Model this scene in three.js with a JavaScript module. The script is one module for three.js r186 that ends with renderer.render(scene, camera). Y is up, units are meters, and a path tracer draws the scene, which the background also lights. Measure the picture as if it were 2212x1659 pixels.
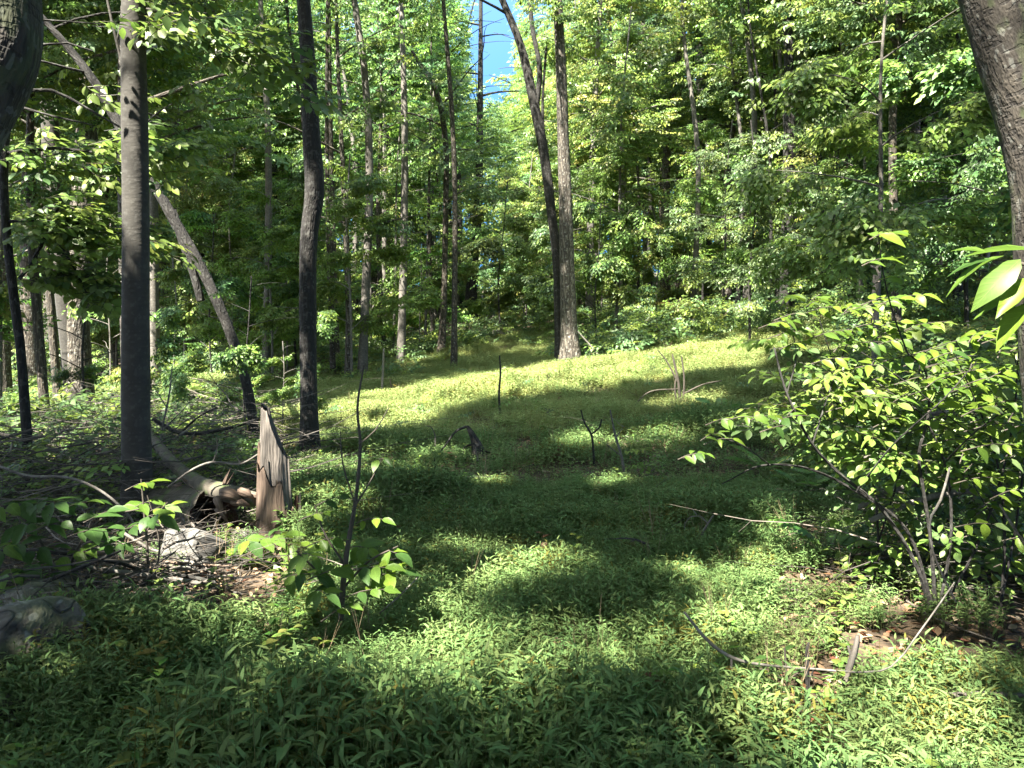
import * as THREE from 'three';
import { mergeGeometries } from 'three/addons/utils/BufferGeometryUtils.js';

// ───────────────────────── camera, sky, sun, exposure ─────────────────────────
const scene = new THREE.Scene();
const EYE = 1.55, PITCH = -2.4 * Math.PI / 180;
const camera = new THREE.PerspectiveCamera(53, 1024 / 768, 0.05, 600);
camera.position.set(0, EYE, 0);
camera.rotation.x = PITCH;
camera.updateMatrixWorld();
scene.add(camera);

const SKY = 1;
const SUN = new THREE.Vector3(-0.42, 1.0, 0.55).normalize();
{ // a clear sky: deep blue overhead, paler towards the horizon, brighter round the sun
  const W = 256, H = 128, data = new Float32Array(W * H * 4);
  for (let y = 0; y < H; y++) for (let x = 0; x < W; x++) {
    const up = ((y + 0.5) / H - 0.5) * Math.PI, rd = ((x + 0.5) / W - 0.5) * 2 * Math.PI, d = [Math.cos(up) * Math.cos(rd), Math.sin(up), Math.cos(up) * Math.sin(rd)];
    const cos = d[0] * SUN.x + d[1] * SUN.y + d[2] * SUN.z, e = Math.max(0, d[1]), hz = Math.pow(1 - e, 6), near = Math.pow((1 + cos) / 2, 4);
    const c = [0, 1, 2].map((k) => [0.012, 0.06, 0.165][k] + hz * [0.004, 0.03, 0.05][k] + near * [0.62, 0.63, 0.58][k]);
    for (let k = 0; k < 3; k++) data[(y * W + x) * 4 + k] = d[1] < 0 ? 0.08 : c[k]; data[(y * W + x) * 4 + 3] = 1;
  }
  const t = new THREE.DataTexture(data, W, H, THREE.RGBAFormat, THREE.FloatType); t.mapping = THREE.EquirectangularReflectionMapping; t.magFilter = THREE.LinearFilter; t.needsUpdate = true;
  scene.background = scene.environment = t;
}
const sun = new THREE.DirectionalLight(new THREE.Color(1, 0.93, 0.8), 5);
sun.position.copy(SUN).multiplyScalar(80);
sun.castShadow = true;
sun.shadow.mapSize.set(4096, 4096);
Object.assign(sun.shadow.camera, { left: -60, right: 60, top: 60, bottom: -60, near: 1, far: 220 });
scene.add(sun); scene.add(sun.target);
const renderer = new THREE.WebGLRenderer({ antialias: true });
renderer.toneMapping = THREE.LinearToneMapping;
renderer.toneMappingExposure = 9.8;
renderer.shadowMap.enabled = true;
scene.environmentIntensity = scene.backgroundIntensity = SKY;

// ───────────────────────── small tools ─────────────────────────
function rngOf(seed) { let s = seed >>> 0; return () => { s = (s + 0x6d2b79f5) | 0; let t = Math.imul(s ^ (s >>> 15), 1 | s); t = (t + Math.imul(t ^ (t >>> 7), 61 | t)) ^ t; return ((t ^ (t >>> 14)) >>> 0) / 4294967296; }; }
const V = (x, y, z) => new THREE.Vector3(x, y, z);
const lerp = (a, b, t) => a + (b - a) * t, clamp = (x, a, b) => Math.min(b, Math.max(a, x));
const sstep = (a, b, x) => { const t = clamp((x - a) / (b - a), 0, 1); return t * t * (3 - 2 * t); };
function hash2(x, y, s = 0) { let h = Math.imul(x | 0, 374761393) ^ Math.imul(y | 0, 668265263) ^ Math.imul(s | 0, 974634777); h = Math.imul(h ^ (h >>> 13), 1274126177); return ((h ^ (h >>> 16)) >>> 0) / 4294967296; }
function noise2(x, y, s = 0, px = 0, py = 0) {
  let xi = Math.floor(x), yi = Math.floor(y); const fx = x - xi, fy = y - yi, u = fx * fx * (3 - 2 * fx), v = fy * fy * (3 - 2 * fy);
  const wx = (a) => (px ? ((a % px) + px) % px : a), wy = (a) => (py ? ((a % py) + py) % py : a);
  return lerp(lerp(hash2(wx(xi), wy(yi), s), hash2(wx(xi + 1), wy(yi), s), u), lerp(hash2(wx(xi), wy(yi + 1), s), hash2(wx(xi + 1), wy(yi + 1), s), u), v);
}
function fbm(x, y, s = 0, o = 4, px = 0, py = 0) { let a = 0.5, t = 0, n = 0; for (let i = 0; i < o; i++) { t += a * noise2(x, y, s + i, px, py); n += a; x *= 2; y *= 2; px *= 2; py *= 2; a *= 0.5; } return t / n; }

// the lie of the land: nearly level under the camera, a slope rising away and to the right
function ground(x, z) {
  const d = -z;
  let h = 0.093 * (Math.sqrt((d - 6) * (d - 6) + 4) + (d - 6)) / 2 - 0.03;
  if (d < 0) h = 0.02;
  h += 0.1 * clamp(x, -45, 45) * sstep(4, 16, d);
  h += (fbm(x * 0.35 + 40, z * 0.35 + 40, 3, 3) - 0.5) * 0.34 * sstep(1.5, 6, Math.hypot(x, z));
  h += (fbm(x * 0.07 + 9, z * 0.07 + 9, 5, 2) - 0.5) * 1.2 * sstep(22, 50, d);
  return h;
}
// a sight line of the photograph (its picture taken as 2212 x 1659 units) reaching distance d
const F = 829.5 / Math.tan((53 / 2) * Math.PI / 180);
function ray(px, py) { const v = V((px - 1106) / F, -(py - 829.5) / F, -1).applyAxisAngle(V(1, 0, 0), PITCH); return v.divideScalar(-v.z); }
function at(px, py, d) { return ray(px, py).multiplyScalar(d).add(V(0, EYE, 0)); }
function groundDepth(px, py) { const v = ray(px, py); for (let d = 1; d < 160; d += 0.05) if (EYE + v.y * d < ground(v.x * d, -d)) return d; return 160; }
function groundPt(px, py) { const d = groundDepth(px, py), v = ray(px, py); return V(v.x * d, ground(v.x * d, -d), -d); }

const used = {};
function numbered(name) { const n = used[name] ?? 0; used[name] = n + 1; return n ? `${name}_${String(n).padStart(3, '0')}` : name; }
function thing(name, label, category, pos, group) {
  const o = new THREE.Group(); o.name = numbered(name); o.position.copy(pos); scene.add(o);
  o.userData = { label, category }; if (group) o.userData.group = group;
  return o;
}
function part(name, geo, mat, parent) {
  const m = new THREE.Mesh(geo, mat); m.name = name; m.castShadow = m.receiveShadow = true; parent.add(m); return m;
}
function setting(name, geo, mat) { const m = new THREE.Mesh(geo, mat); m.name = name; m.castShadow = m.receiveShadow = true; m.userData.kind = 'structure'; scene.add(m); return m; }
// a mesh of the world's coordinates as a part of a thing whose group stands at its base
function localise(geo, parent) { geo.translate(-parent.position.x, -parent.position.y, -parent.position.z); return geo; }

// ───────────────────────── textures and materials ─────────────────────────
function texture(n, fn, srgb) {
  const data = new Uint8Array(n * n * 4);
  for (let y = 0; y < n; y++) for (let x = 0; x < n; x++) { const c = fn(x / n, y / n), o = (y * n + x) * 4; for (let k = 0; k < 3; k++) { let v = clamp(c[k] ?? c[0], 0, 1); if (srgb) v = v <= 0.0031308 ? v * 12.92 : 1.055 * Math.pow(v, 1 / 2.4) - 0.055; data[o + k] = v * 255; } data[o + 3] = 255; }
  const t = new THREE.DataTexture(data, n, n); t.wrapS = t.wrapT = THREE.RepeatWrapping; t.magFilter = THREE.LinearFilter; t.minFilter = THREE.LinearFilter;
  if (srgb) t.colorSpace = THREE.SRGBColorSpace; t.needsUpdate = true; return t;
}
function barkMaterial({ dark, light, kind, seed, bump, lichen = 0, size = 1, green = 0 }) {
  const H = (u, v) => {
    if (kind === 'smooth') return 0.55 + 0.35 * (fbm(u * 8, v * 24, seed, 4, 8, 24) - 0.5) + 0.25 * (fbm(u * 4, v * 4, seed + 9, 3, 4, 4) - 0.5);
    if (kind === 'furrow') { const w = (fbm(u * 4, v * 4, seed + 2, 3, 4, 4) - 0.5) * 0.10; const r = 1 - Math.abs(2 * fbm((u + w) * 16, v * 4, seed, 3, 16, 4) - 1); return clamp(1.25 - r * 1.15 + 0.25 * (fbm(u * 32, v * 32, seed + 5, 2, 32, 32) - 0.5), 0, 1); }
    if (kind === 'stone') return clamp(0.5 + 1.5 * (fbm(u * 7, v * 7, seed, 6, 7, 7) - 0.5) - 0.5 * Math.exp(-Math.pow((fbm(u * 4, v * 4, seed + 4, 3, 4, 4) - 0.5) / 0.02, 2)), 0, 1);
    if (kind === 'ridged') { const w = (fbm(u * 3, v * 3, seed + 2, 3, 3, 3) - 0.5) * 0.16, a = fbm((u + w) * 26, v * 7, seed, 3, 26, 7), b = fbm(u * 70, v * 40, seed + 3, 2, 70, 40), p = sstep(0.62, 0.7, fbm(u * 9, v * 30, seed + 6, 2, 9, 30)); return clamp(0.15 + 0.9 * a * (0.65 + 0.6 * b) - 0.25 * p, 0, 1); }
    const w = (fbm(u * 2, v * 3, seed + 2, 2, 2, 3) - 0.5) * 0.08; return fbm((u + w) * 40, v * 3, seed, 3, 40, 3) * 0.7 + 0.3 * fbm(u * 12, v * 2, seed + 7, 2, 12, 2);   // grain
  };
  const res = kind === 'ridged' ? 512 : 256, map = texture(res, (u, v) => {
    let h = H(u, v), c = [0, 1, 2].map((k) => lerp(dark[k], light[k], sstep(0.15, 0.85, h)));
    const m = 0.45 + 1.1 * fbm(u * 3, v * 3, seed + 11, 4, 3, 3); c = c.map((x) => x * m);
    if (lichen) { const l = sstep(0.66, 0.72, fbm(u * 14, v * 14, seed + 20, 2, 14, 14)) * lichen; c = c.map((x, k) => lerp(x, [0.42, 0.44, 0.4][k], l)); }
    if (green) { const l = sstep(0.5, 0.7, fbm(u * 5, v * 5, seed + 30, 3, 5, 5)) * green; c = c.map((x, k) => lerp(x, [0.06, 0.09, 0.025][k], l)); }
    return c;
  }, true);
  const bm = texture(res, (u, v) => [H(u, v)]);
  for (const t of [map, bm]) t.repeat.set(1 / size, 1 / size);
  return new THREE.MeshStandardMaterial({ map, bumpMap: bm, bumpScale: bump, roughness: 0.9 });
}
const BARK = {
  beech: barkMaterial({ kind: 'smooth', dark: [0.022, 0.02, 0.016], light: [0.042, 0.039, 0.033], seed: 1, bump: 0.008, lichen: 0.03, size: 0.45 }),
  dark: barkMaterial({ kind: 'furrow', dark: [0.008, 0.007, 0.006], light: [0.013, 0.0115, 0.0095], seed: 2, bump: 0.015, lichen: 0.06, size: 0.5 }),
  brown: barkMaterial({ kind: 'furrow', dark: [0.022, 0.018, 0.013], light: [0.085, 0.07, 0.052], seed: 3, bump: 0.02, lichen: 0.25, size: 0.6 }),
  pale: barkMaterial({ kind: 'furrow', dark: [0.026, 0.021, 0.016], light: [0.125, 0.11, 0.088], seed: 4, bump: 0.02, lichen: 0.2, size: 0.6 }),
  twig: barkMaterial({ kind: 'smooth', dark: [0.02, 0.016, 0.012], light: [0.06, 0.05, 0.038], seed: 5, bump: 0.002, size: 0.2 }),
  dead: barkMaterial({ kind: 'grain', dark: [0.04, 0.034, 0.028], light: [0.18, 0.158, 0.138], seed: 6, bump: 0.01, size: 0.4 }),
  tan: barkMaterial({ kind: 'grain', dark: [0.04, 0.025, 0.017], light: [0.17, 0.12, 0.088], seed: 7, bump: 0.012, size: 0.4 }),
  rot: barkMaterial({ kind: 'grain', dark: [0.02, 0.009, 0.006], light: [0.11, 0.05, 0.03], seed: 8, bump: 0.02, size: 0.3 }),
  mossy: barkMaterial({ kind: 'smooth', dark: [0.022, 0.019, 0.014], light: [0.1, 0.088, 0.066], seed: 9, bump: 0.02, size: 0.5, green: 0.8 }),
  grey: barkMaterial({ kind: 'smooth', dark: [0.035, 0.03, 0.026], light: [0.13, 0.12, 0.105], seed: 12, bump: 0.004, lichen: 0.1, size: 0.3 }),
};
BARK.umber = barkMaterial({ kind: 'ridged', dark: [0.009, 0.007, 0.005], light: [0.038, 0.032, 0.024], seed: 18, bump: 0.012, lichen: 0.12, size: 0.5, green: 0.3 });
const ROCK = {
  light: barkMaterial({ kind: 'stone', dark: [0.03, 0.029, 0.027], light: [0.115, 0.112, 0.105], seed: 14, bump: 0.03, size: 0.5, lichen: 0.3 }),
  dark: barkMaterial({ kind: 'stone', dark: [0.02, 0.018, 0.014], light: [0.08, 0.072, 0.06], seed: 15, bump: 0.04, size: 0.7, lichen: 0.25, green: 0.35 }),
};
const soilMap = texture(512, (u, v) => { const n = fbm(u * 16, v * 16, 40, 5, 16, 16), m = fbm(u * 60, v * 60, 44, 2, 60, 60); const k = 0.6 + 0.9 * (n - 0.5) + 0.9 * (m - 0.5); return [0.1 * k, 0.068 * k, 0.04 * k]; }, true);
soilMap.repeat.set(0.5, 0.5);
const soilBump = texture(256, (u, v) => [fbm(u * 40, v * 40, 50, 3, 40, 40)]); soilBump.repeat.set(1, 1);
const M = {
  soil: new THREE.MeshStandardMaterial({ map: soilMap, bumpMap: soilBump, bumpScale: 0.03, roughness: 1 }),
  leaf: new THREE.MeshPhysicalMaterial({ vertexColors: true, transmission: 0.45, thickness: 0, roughness: 1, specularIntensity: 0, side: THREE.DoubleSide, clearcoat: 0.7, clearcoatRoughness: 0.42 }),
  grass: new THREE.MeshPhysicalMaterial({ vertexColors: true, transmission: 0.35, thickness: 0, roughness: 1, specularIntensity: 0, side: THREE.DoubleSide, clearcoat: 0.25, clearcoatRoughness: 0.5 }),
  litter: new THREE.MeshStandardMaterial({ vertexColors: true, roughness: 0.85, side: THREE.DoubleSide }),
};

// ───────────────────────── geometry makers ─────────────────────────
// a tapered, slightly uneven tube through points with radii; uv in metres
function tube(pts, radii, seg = 8, { step = 0.25, wob = 0.06, seed = 1, closeEnd = true, flare = 0 } = {}) {
  const curve = new THREE.CatmullRomCurve3(pts, false, 'centripetal');
  const len = curve.getLength(), n = Math.max(pts.length, Math.ceil(len / step)) + 1;
  const P = [], R = [];
  for (let i = 0; i < n; i++) { const t = i / (n - 1); P.push(curve.getPoint(t)); const f = t * (radii.length - 1), k = Math.min(radii.length - 2, Math.floor(f)); R.push(radii.length > 1 ? lerp(radii[k], radii[k + 1], f - k) : radii[0]); }
  const pos = [], uv = [], idx = []; let along = 0, nrm = null;
  for (let i = 0; i < n; i++) {
    const tan = P[Math.min(i + 1, n - 1)].clone().sub(P[Math.max(i - 1, 0)]).normalize();
    if (!nrm) nrm = Math.abs(tan.y) > 0.8 ? V(1, 0, 0) : V(0, 1, 0);
    nrm.addScaledVector(tan, -nrm.dot(tan)).normalize(); const bin = tan.clone().cross(nrm);
    if (i) along += P[i].distanceTo(P[i - 1]);
    const fl = flare ? 1 + flare * Math.exp(-along / (R[0] * 1.6)) : 1;
    for (let j = 0; j <= seg; j++) {
      const a = (j % seg) / seg * Math.PI * 2;
      let r = R[i] * (1 + wob * 2 * (fbm(Math.cos(a) * 1.3 + 9 + seed, along / Math.max(0.25, R[i] * 5) + Math.sin(a) * 1.3, seed, 3) - 0.5));
      if (flare) r *= 1 + (fl - 1) * (0.6 + 0.8 * noise2(Math.cos(a) * 2 + 7, Math.sin(a) * 2 + seed, seed));
      const p = P[i].clone().addScaledVector(nrm, Math.cos(a) * r).addScaledVector(bin, Math.sin(a) * r);
      pos.push(p.x, p.y, p.z); uv.push(j / seg * Math.PI * 2 * radii[0], along);
    }
  }
  for (let i = 0; i < n - 1; i++) for (let j = 0; j < seg; j++) { const a = i * (seg + 1) + j, b = a + seg + 1; idx.push(a, a + 1, b, a + 1, b + 1, b); }
  if (closeEnd) for (const [i, s] of [[0, 1], [n - 1, 0]]) { const c = pos.length / 3; pos.push(P[i].x, P[i].y, P[i].z); uv.push(0, i ? along : 0); for (let j = 0; j < seg; j++) { const a = i * (seg + 1) + j; s ? idx.push(c, a + 1, a) : idx.push(c, a, a + 1); } }
  const g = new THREE.BufferGeometry();
  g.setAttribute('position', new THREE.Float32BufferAttribute(pos, 3)); g.setAttribute('uv', new THREE.Float32BufferAttribute(uv, 2)); g.setIndex(idx); g.computeVertexNormals();
  // the seam's two columns share a normal
  const N = g.attributes.normal; for (let i = 0; i < n; i++) { const a = i * (seg + 1), b = a + seg, x = N.getX(a) + N.getX(b), y = N.getY(a) + N.getY(b), z = N.getZ(a) + N.getZ(b), l = Math.hypot(x, y, z) || 1; N.setXYZ(a, x / l, y / l, z / l); N.setXYZ(b, x / l, y / l, z / l); }
  return g;
}
class Soup {
  constructor() { this.p = []; this.c = []; this.i = []; this.t = []; }
  v(p, c, a = 0, b = 0) { this.t.push(a, b); this.p.push(p.x, p.y, p.z); this.c.push(c[0], c[1], c[2]); return this.p.length / 3 - 1; }
  geo() { const g = new THREE.BufferGeometry(); g.setAttribute('position', new THREE.Float32BufferAttribute(this.p, 3)); g.setAttribute('color', new THREE.Float32BufferAttribute(this.c, 3)); g.setAttribute('uv', new THREE.Float32BufferAttribute(this.t, 2)); g.setIndex(this.i); g.computeVertexNormals(); return g; }
}
// a blade along +x, wide in z, folded up along its midrib, drooping towards its tip
const SHAPES = {
  oval: [[0, 0], [0.14, 0.55], [0.38, 1], [0.62, 0.88], [0.82, 0.45], [1, 0]],
  lance: [[0, 0], [0.3, 0.95], [0.65, 0.72], [1, 0]],
  wide: [[0, 0], [0.3, 0.85], [0.55, 1], [0.8, 0.6], [1, 0]],
  diamond: [[0, 0], [0.45, 1], [1, 0]],
};
function leaf(soup, m, L, W, col, { shape = 'diamond', fold = 0.25, droop = 0.25, spine = true, twist = 0 } = {}) {
  const S = SHAPES[shape]; let prev = null;
  S.forEach(([t, w], k) => {
    const y = -droop * L * t * t, hw = W * 0.5 * w, tw = twist * t;
    const mk = (side) => V(t * L, y + (side ? fold * hw : 0) + side * hw * Math.sin(tw), side * hw * Math.cos(tw)).applyMatrix4(m);
    const shade = (s) => col.map((x) => x * (s ? 1 : 1.08));
    const row = w === 0 ? [soup.v(mk(0), shade(0), t, 0.5)] : spine ? [soup.v(mk(-1), shade(1), t, 0), soup.v(mk(0), shade(0), t, 0.5), soup.v(mk(1), shade(1), t, 1)] : [soup.v(mk(-1), shade(1), t, 0), soup.v(mk(1), shade(1), t, 1)];
    if (prev) {
      const a = prev, b = row;
      if (a.length === 1) for (let j = 0; j < b.length - 1; j++) soup.i.push(a[0], b[j], b[j + 1]);
      else if (b.length === 1) for (let j = 0; j < a.length - 1; j++) soup.i.push(a[j], b[0], a[j + 1]);
      else for (let j = 0; j < b.length - 1; j++) soup.i.push(a[j], b[j], b[j + 1], a[j], b[j + 1], a[j + 1]);
    }
    prev = row;
  });
}
function stick(soup, a, b, r0, r1, col) {   // a three-sided twig
  const t = b.clone().sub(a).normalize(), n = Math.abs(t.y) > 0.8 ? V(1, 0, 0) : V(0, 1, 0); n.addScaledVector(t, -n.dot(t)).normalize(); const q = t.clone().cross(n), A = [], B = [];
  for (let j = 0; j < 3; j++) { const w = j / 3 * 6.283, o = n.clone().multiplyScalar(Math.cos(w)).addScaledVector(q, Math.sin(w)); A.push(soup.v(a.clone().addScaledVector(o, r0), col)); B.push(soup.v(b.clone().addScaledVector(o, r1), col)); }
  for (let j = 0; j < 3; j++) { const k = (j + 1) % 3; soup.i.push(A[j], A[k], B[j], A[k], B[k], B[j]); }
}
const LIGHTWARD = new THREE.Quaternion().setFromAxisAngle(V(SUN.z, 0, -SUN.x).normalize(), 0.42);
const mat4s = (pos, yaw, pitch, roll, s = 1) => new THREE.Matrix4().compose(pos, new THREE.Quaternion().setFromEuler(new THREE.Euler(roll, yaw, pitch, 'YZX')).premultiply(LIGHTWARD), V(s, s, s));
const mat4 = (pos, yaw, pitch, roll, s = 1) => new THREE.Matrix4().compose(pos, new THREE.Quaternion().setFromEuler(new THREE.Euler(roll, yaw, pitch, 'YZX')), V(s, s, s));
// a flat twig of alternate leaves, half a metre long, along +x
function makeSpray(seed, { n = 20, L = 0.095, W = 0.055, shape = 'diamond', twigs = true, spread = 0.5 } = {}) {
  const r = rngOf(seed), s = new Soup(), brown = [0.5, 0.32, 0.9];
  const lines = [[V(0, 0, 0), V(spread, -0.03, 0)]];
  for (let k = 0; k < 4; k++) { const t = 0.15 + 0.2 * k, side = k % 2 ? 1 : -1, a = V(spread * t, 0, 0), ang = 0.75 + r() * 0.35, l = spread * (0.55 - 0.3 * t) * (0.8 + 0.4 * r()); lines.push([a, a.clone().add(V(Math.cos(ang) * l, (r() - 0.6) * 0.05, side * Math.sin(ang) * l))]); }
  const total = lines.reduce((q, [a, b]) => q + a.distanceTo(b), 0); let side = 1;
  for (const [a, b] of lines) {
    const l = a.distanceTo(b), dir = Math.atan2(-(b.z - a.z), b.x - a.x), k = Math.max(2, Math.round(n * l / total));
    if (twigs) stick(s, a, b, 0.003, 0.0015, brown);
    for (let i = 0; i < k; i++) {
      const t = (i + 0.6) / k, p = a.clone().lerp(b, t); side = -side; const end = i === k - 1;
      const c = 0.78 + 0.44 * r(), hue = (r() - 0.5) * 0.14, sc = 0.7 + 0.55 * r();
      leaf(s, mat4(p, dir + (end ? (r() - 0.5) * 0.5 : side * (0.75 + 0.4 * r())), -0.25 + (r() - 0.5) * 0.7, (r() - 0.5) * 0.9), L * sc, W * sc, [c * (1 + hue), c, c * (1 - hue * 0.5)], { shape, droop: 0.1 + 0.3 * r(), fold: 0.15 + 0.25 * r(), spine: true });
    }
  }
  return s.geo();
}
const SPRAY_NEAR = [1, 2, 3, 4].map((k) => makeSpray(100 + k, { n: 19, shape: 'wide' }));
const SPRAY_MID = [1, 2, 3, 4, 5].map((k) => makeSpray(200 + k, { n: 21, L: 0.105, W: 0.062 }));
const SPRAY_FAR = [1, 2, 3].map((k) => makeSpray(300 + k, { n: 18, L: 0.13, W: 0.085, twigs: false }));

// leaf colours (base colours of the leaves themselves; yellowing, old and young ones)
const GREEN = { mid: [0.118, 0.19, 0.04], lime: [0.155, 0.228, 0.042], deep: [0.075, 0.135, 0.045], yellow: [0.22, 0.235, 0.055], cool: [0.1, 0.175, 0.068] };
function tint(r, pal) { const c = GREEN[pal[Math.floor(r() * pal.length)]], k = 0.8 + 0.45 * r(); return [c[0] * k * (0.9 + 0.25 * r()), c[1] * k, c[2] * k]; }
function instanced(name, geo, mat, list, parent) {
  const im = new THREE.InstancedMesh(geo, mat, list.length), c = new THREE.Color();
  list.forEach(([m, col], i) => { im.setMatrixAt(i, m); im.setColorAt(i, c.setRGB(col[0], col[1], col[2])); });
  im.name = name; im.userData.kind = 'stuff'; im.castShadow = im.receiveShadow = true; parent.add(im); return im;
}

// ───────────────────────── where gaps in the canopy let the sun through ─────────────────────────
// Each opening is the patch of ground that the sun reaches through it; no twig grows across the way of that light.
const OPEN = [];
function inPoly(x, z, P) { let c = false; for (let i = 0, j = P.length - 1; i < P.length; j = i++) if ((P[i].z > z) !== (P[j].z > z) && x < (P[j].x - P[i].x) * (z - P[i].z) / (P[j].z - P[i].z) + P[i].x) c = !c; return c; }
function openGround(px, share = 1, k = 0.86) { const P = px.map(([x, y]) => groundPt(x, y)), m = P.reduce((a, p) => a.add(p), V(0, 0, 0)).divideScalar(P.length); P.forEach((p) => p.lerp(m, 1 - k)); OPEN.push({ P, share, x0: Math.min(...P.map((p) => p.x)) - 0.2, x1: Math.max(...P.map((p) => p.x)) + 0.2, z0: Math.min(...P.map((p) => p.z)) - 0.2, z1: Math.max(...P.map((p) => p.z)) + 0.2 }); }
function openAt(p, rx, rz = rx, share = 1) { OPEN.push({ c: p, rx, rz, share }); }
openGround([[560, 965], [860, 905], [1106, 872], [1400, 832], [1660, 796], [1680, 745], [1450, 762], [1240, 785], [1000, 822], [760, 868], [560, 915]], 1, 0.95);
openGround([[820, 1200], [960, 1175], [1100, 1205], [1290, 1235], [1310, 1310], [1190, 1330], [1060, 1265], [900, 1190]], 0.985);
openGround([[640, 1450], [760, 1370], [940, 1310], [1020, 1370], [1090, 1440], [1000, 1530], [830, 1560], [660, 1530]], 0.985);
openGround([[1090, 1460], [1280, 1345], [1480, 1420], [1700, 1400], [2000, 1410], [2200, 1450], [2230, 1560], [1900, 1560], [1700, 1540], [1500, 1490], [1250, 1490]], 0.97);
openGround([[-60, 1570], [700, 1590], [1500, 1560], [1500, 1720], [-60, 1720]], 0.72);
openGround([[180, 1350], [600, 1400], [620, 1600], [60, 1600]], 0.66);
openGround([[1500, 1610], [1900, 1590], [2250, 1580], [2250, 1690], [1550, 1690]], 0.96);
openGround([[-60, 940], [250, 930], [560, 890], [560, 960], [300, 1010], [-60, 1060]], 0.965);
openGround([[-200, 860], [200, 830], [560, 800], [560, 880], [200, 930], [-200, 940]], 0.97);
openGround([[830, 770], [960, 740], [1060, 690], [1150, 640], [1180, 690], [1120, 735], [1000, 775], [880, 800]], 0.7, 1);
for (const [x, y, r] of [[1060, 1062, 0.1], [1325, 1058, 0.1], [1270, 965, 0.5], [950, 985, 0.4], [1500, 880, 0.8], [1420, 960, 0.4], [1640, 940, 0.5], [860, 1050, 0.2]]) openAt(groundPt(x, y), r * 0.35, r * 0.25, 0.97);

// sunlight that falls on particular things: the right hand shrub's upper leaves, the boulder, the stump, the log, the left rock, the beech's trunk
const BUSH_AT = groundDepth(2015, 1335), BUSH = [[1700, 640, 0.3, 7, 46, 60], [1760, 650, 0.3, 7, 44, 60], [1840, 660, 0.4, 7, 44, 70], [1900, 645, 0.5, 8, 48, 70], [1955, 640, 0.5, 7, 46, 60], [1680, 695, 0.2, 6, 44, 60], [1720, 740, 0.2, 6, 44, 60], [1800, 715, 0.3, 8, 44, 80], [1880, 700, 0.4, 7, 40, 80], [1930, 735, 0.3, 7, 40, 70], [1790, 775, 0.2, 6, 40, 70], [1870, 790, 0.2, 7, 42, 70], [1950, 770, 0, 9, 44, 80], [2010, 755, -0.1, 8, 44, 80], [2070, 735, -0.2, 7, 44, 70], [2130, 720, -0.3, 8, 46, 80], [2180, 700, -0.3, 7, 48, 70], [2030, 810, -0.1, 9, 46, 80], [2100, 800, -0.3, 9, 46, 90], [2170, 800, -0.4, 8, 48, 80], [1960, 850, 0, 8, 42, 80], [2040, 870, -0.2, 9, 46, 80], [2120, 880, -0.4, 8, 48, 80], [2190, 890, -0.4, 7, 48, 80], [1880, 860, 0.1, 6, 40, 70], [1800, 850, 0, 6, 40, 70], [1720, 880, 0, 5, 42, 60], [1640, 900, -0.2, 5, 42, 60], [1535, 938, -0.3, 6, 38, 40], [2140, 960, -0.4, 8, 48, 80], [2200, 980, -0.4, 7, 48, 70], [2080, 980, -0.2, 6, 42, 70], [2180, 1060, -0.4, 6, 48, 70], [1560, 905, -0.2, 4, 40, 50], [2110, 1130, -0.3, 4, 40, 60], [1990, 700, 0.3, 6, 40, 60], [2205, 1160, -0.3, 5, 42, 50]];
for (const [x, y, dd] of BUSH) if (y < 910 && x < 2080) openAt(at(x, y, BUSH_AT + dd), 0.24, 0.2, 0.99);
openAt(at(420, 1185, 5.7), 0.24, 0.2); openAt(at(592, 985, 6.3), 0.24, 0.24); openAt(at(520, 1085, 6.2), 0.16, 0.12);
for (const [x, y, d, rr] of [[140, 180, 8, 0.55], [110, 320, 8, 0.5], [215, 270, 8, 0.3], [480, 80, 7, 0.25], [440, 200, 9.4, 0.6], [400, 60, 9.4, 0.5], [520, 420, 11, 0.6], [1900, 550, BUSH_AT, 0.4], [2165, 575, 1.3, 0.08], [740, 1220, 4, 0.3], [560, 1190, 5.3, 0.25], [330, 1100, 4.7, 0.12]]) openAt(at(x, y, d), rr, rr, 0.985);
for (const [x, y, rr] of [[282, 215, 0.13], [285, 290, 0.14], [290, 345, 0.12], [300, 425, 0.13], [305, 480, 0.13]]) openAt(at(x, y, 7.1), rr, rr * 1.2);

function sunny(p, r) {
  for (const o of OPEN) {
    if (o.c) { const k = (p.y - o.c.y) / SUN.y; if (k <= 0.15) continue; const x = p.x - SUN.x * k - o.c.x, z = p.z - SUN.z * k - o.c.z; const g = p.y > 5 ? 0.27 : 0.05; if ((x * x) / ((o.rx + g) * (o.rx + g)) + (z * z) / ((o.rz + g) * (o.rz + g)) < 1 && r() < o.share) return true; continue; }
    let y = ground(p.x, p.z), x = p.x, z = p.z; if (p.y - y < 1.2) continue;
    for (let i = 0; i < 3; i++) { const k = (p.y - y) / SUN.y; x = p.x - SUN.x * k; z = p.z - SUN.z * k; if (i < 2) y = ground(x, z); }
    if (x < o.x0 || x > o.x1 || z < o.z0 || z > o.z1) continue;
    if (inPoly(x, z, o.P) && r() < o.share) return true;
  }
  return false;
}
const PROBE = [V(0.25, 0, 0), V(0, 0, 0), V(0.5, 0, 0), V(0.25, 0, 0.2), V(0.25, 0, -0.2)], pq = V(0, 0, 0);
function inTheWay(m, base, r) { const q = r(), f = () => q; for (const k of PROBE) if (sunny(pq.copy(k).applyMatrix4(m).add(base), f)) return true; return false; }
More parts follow.
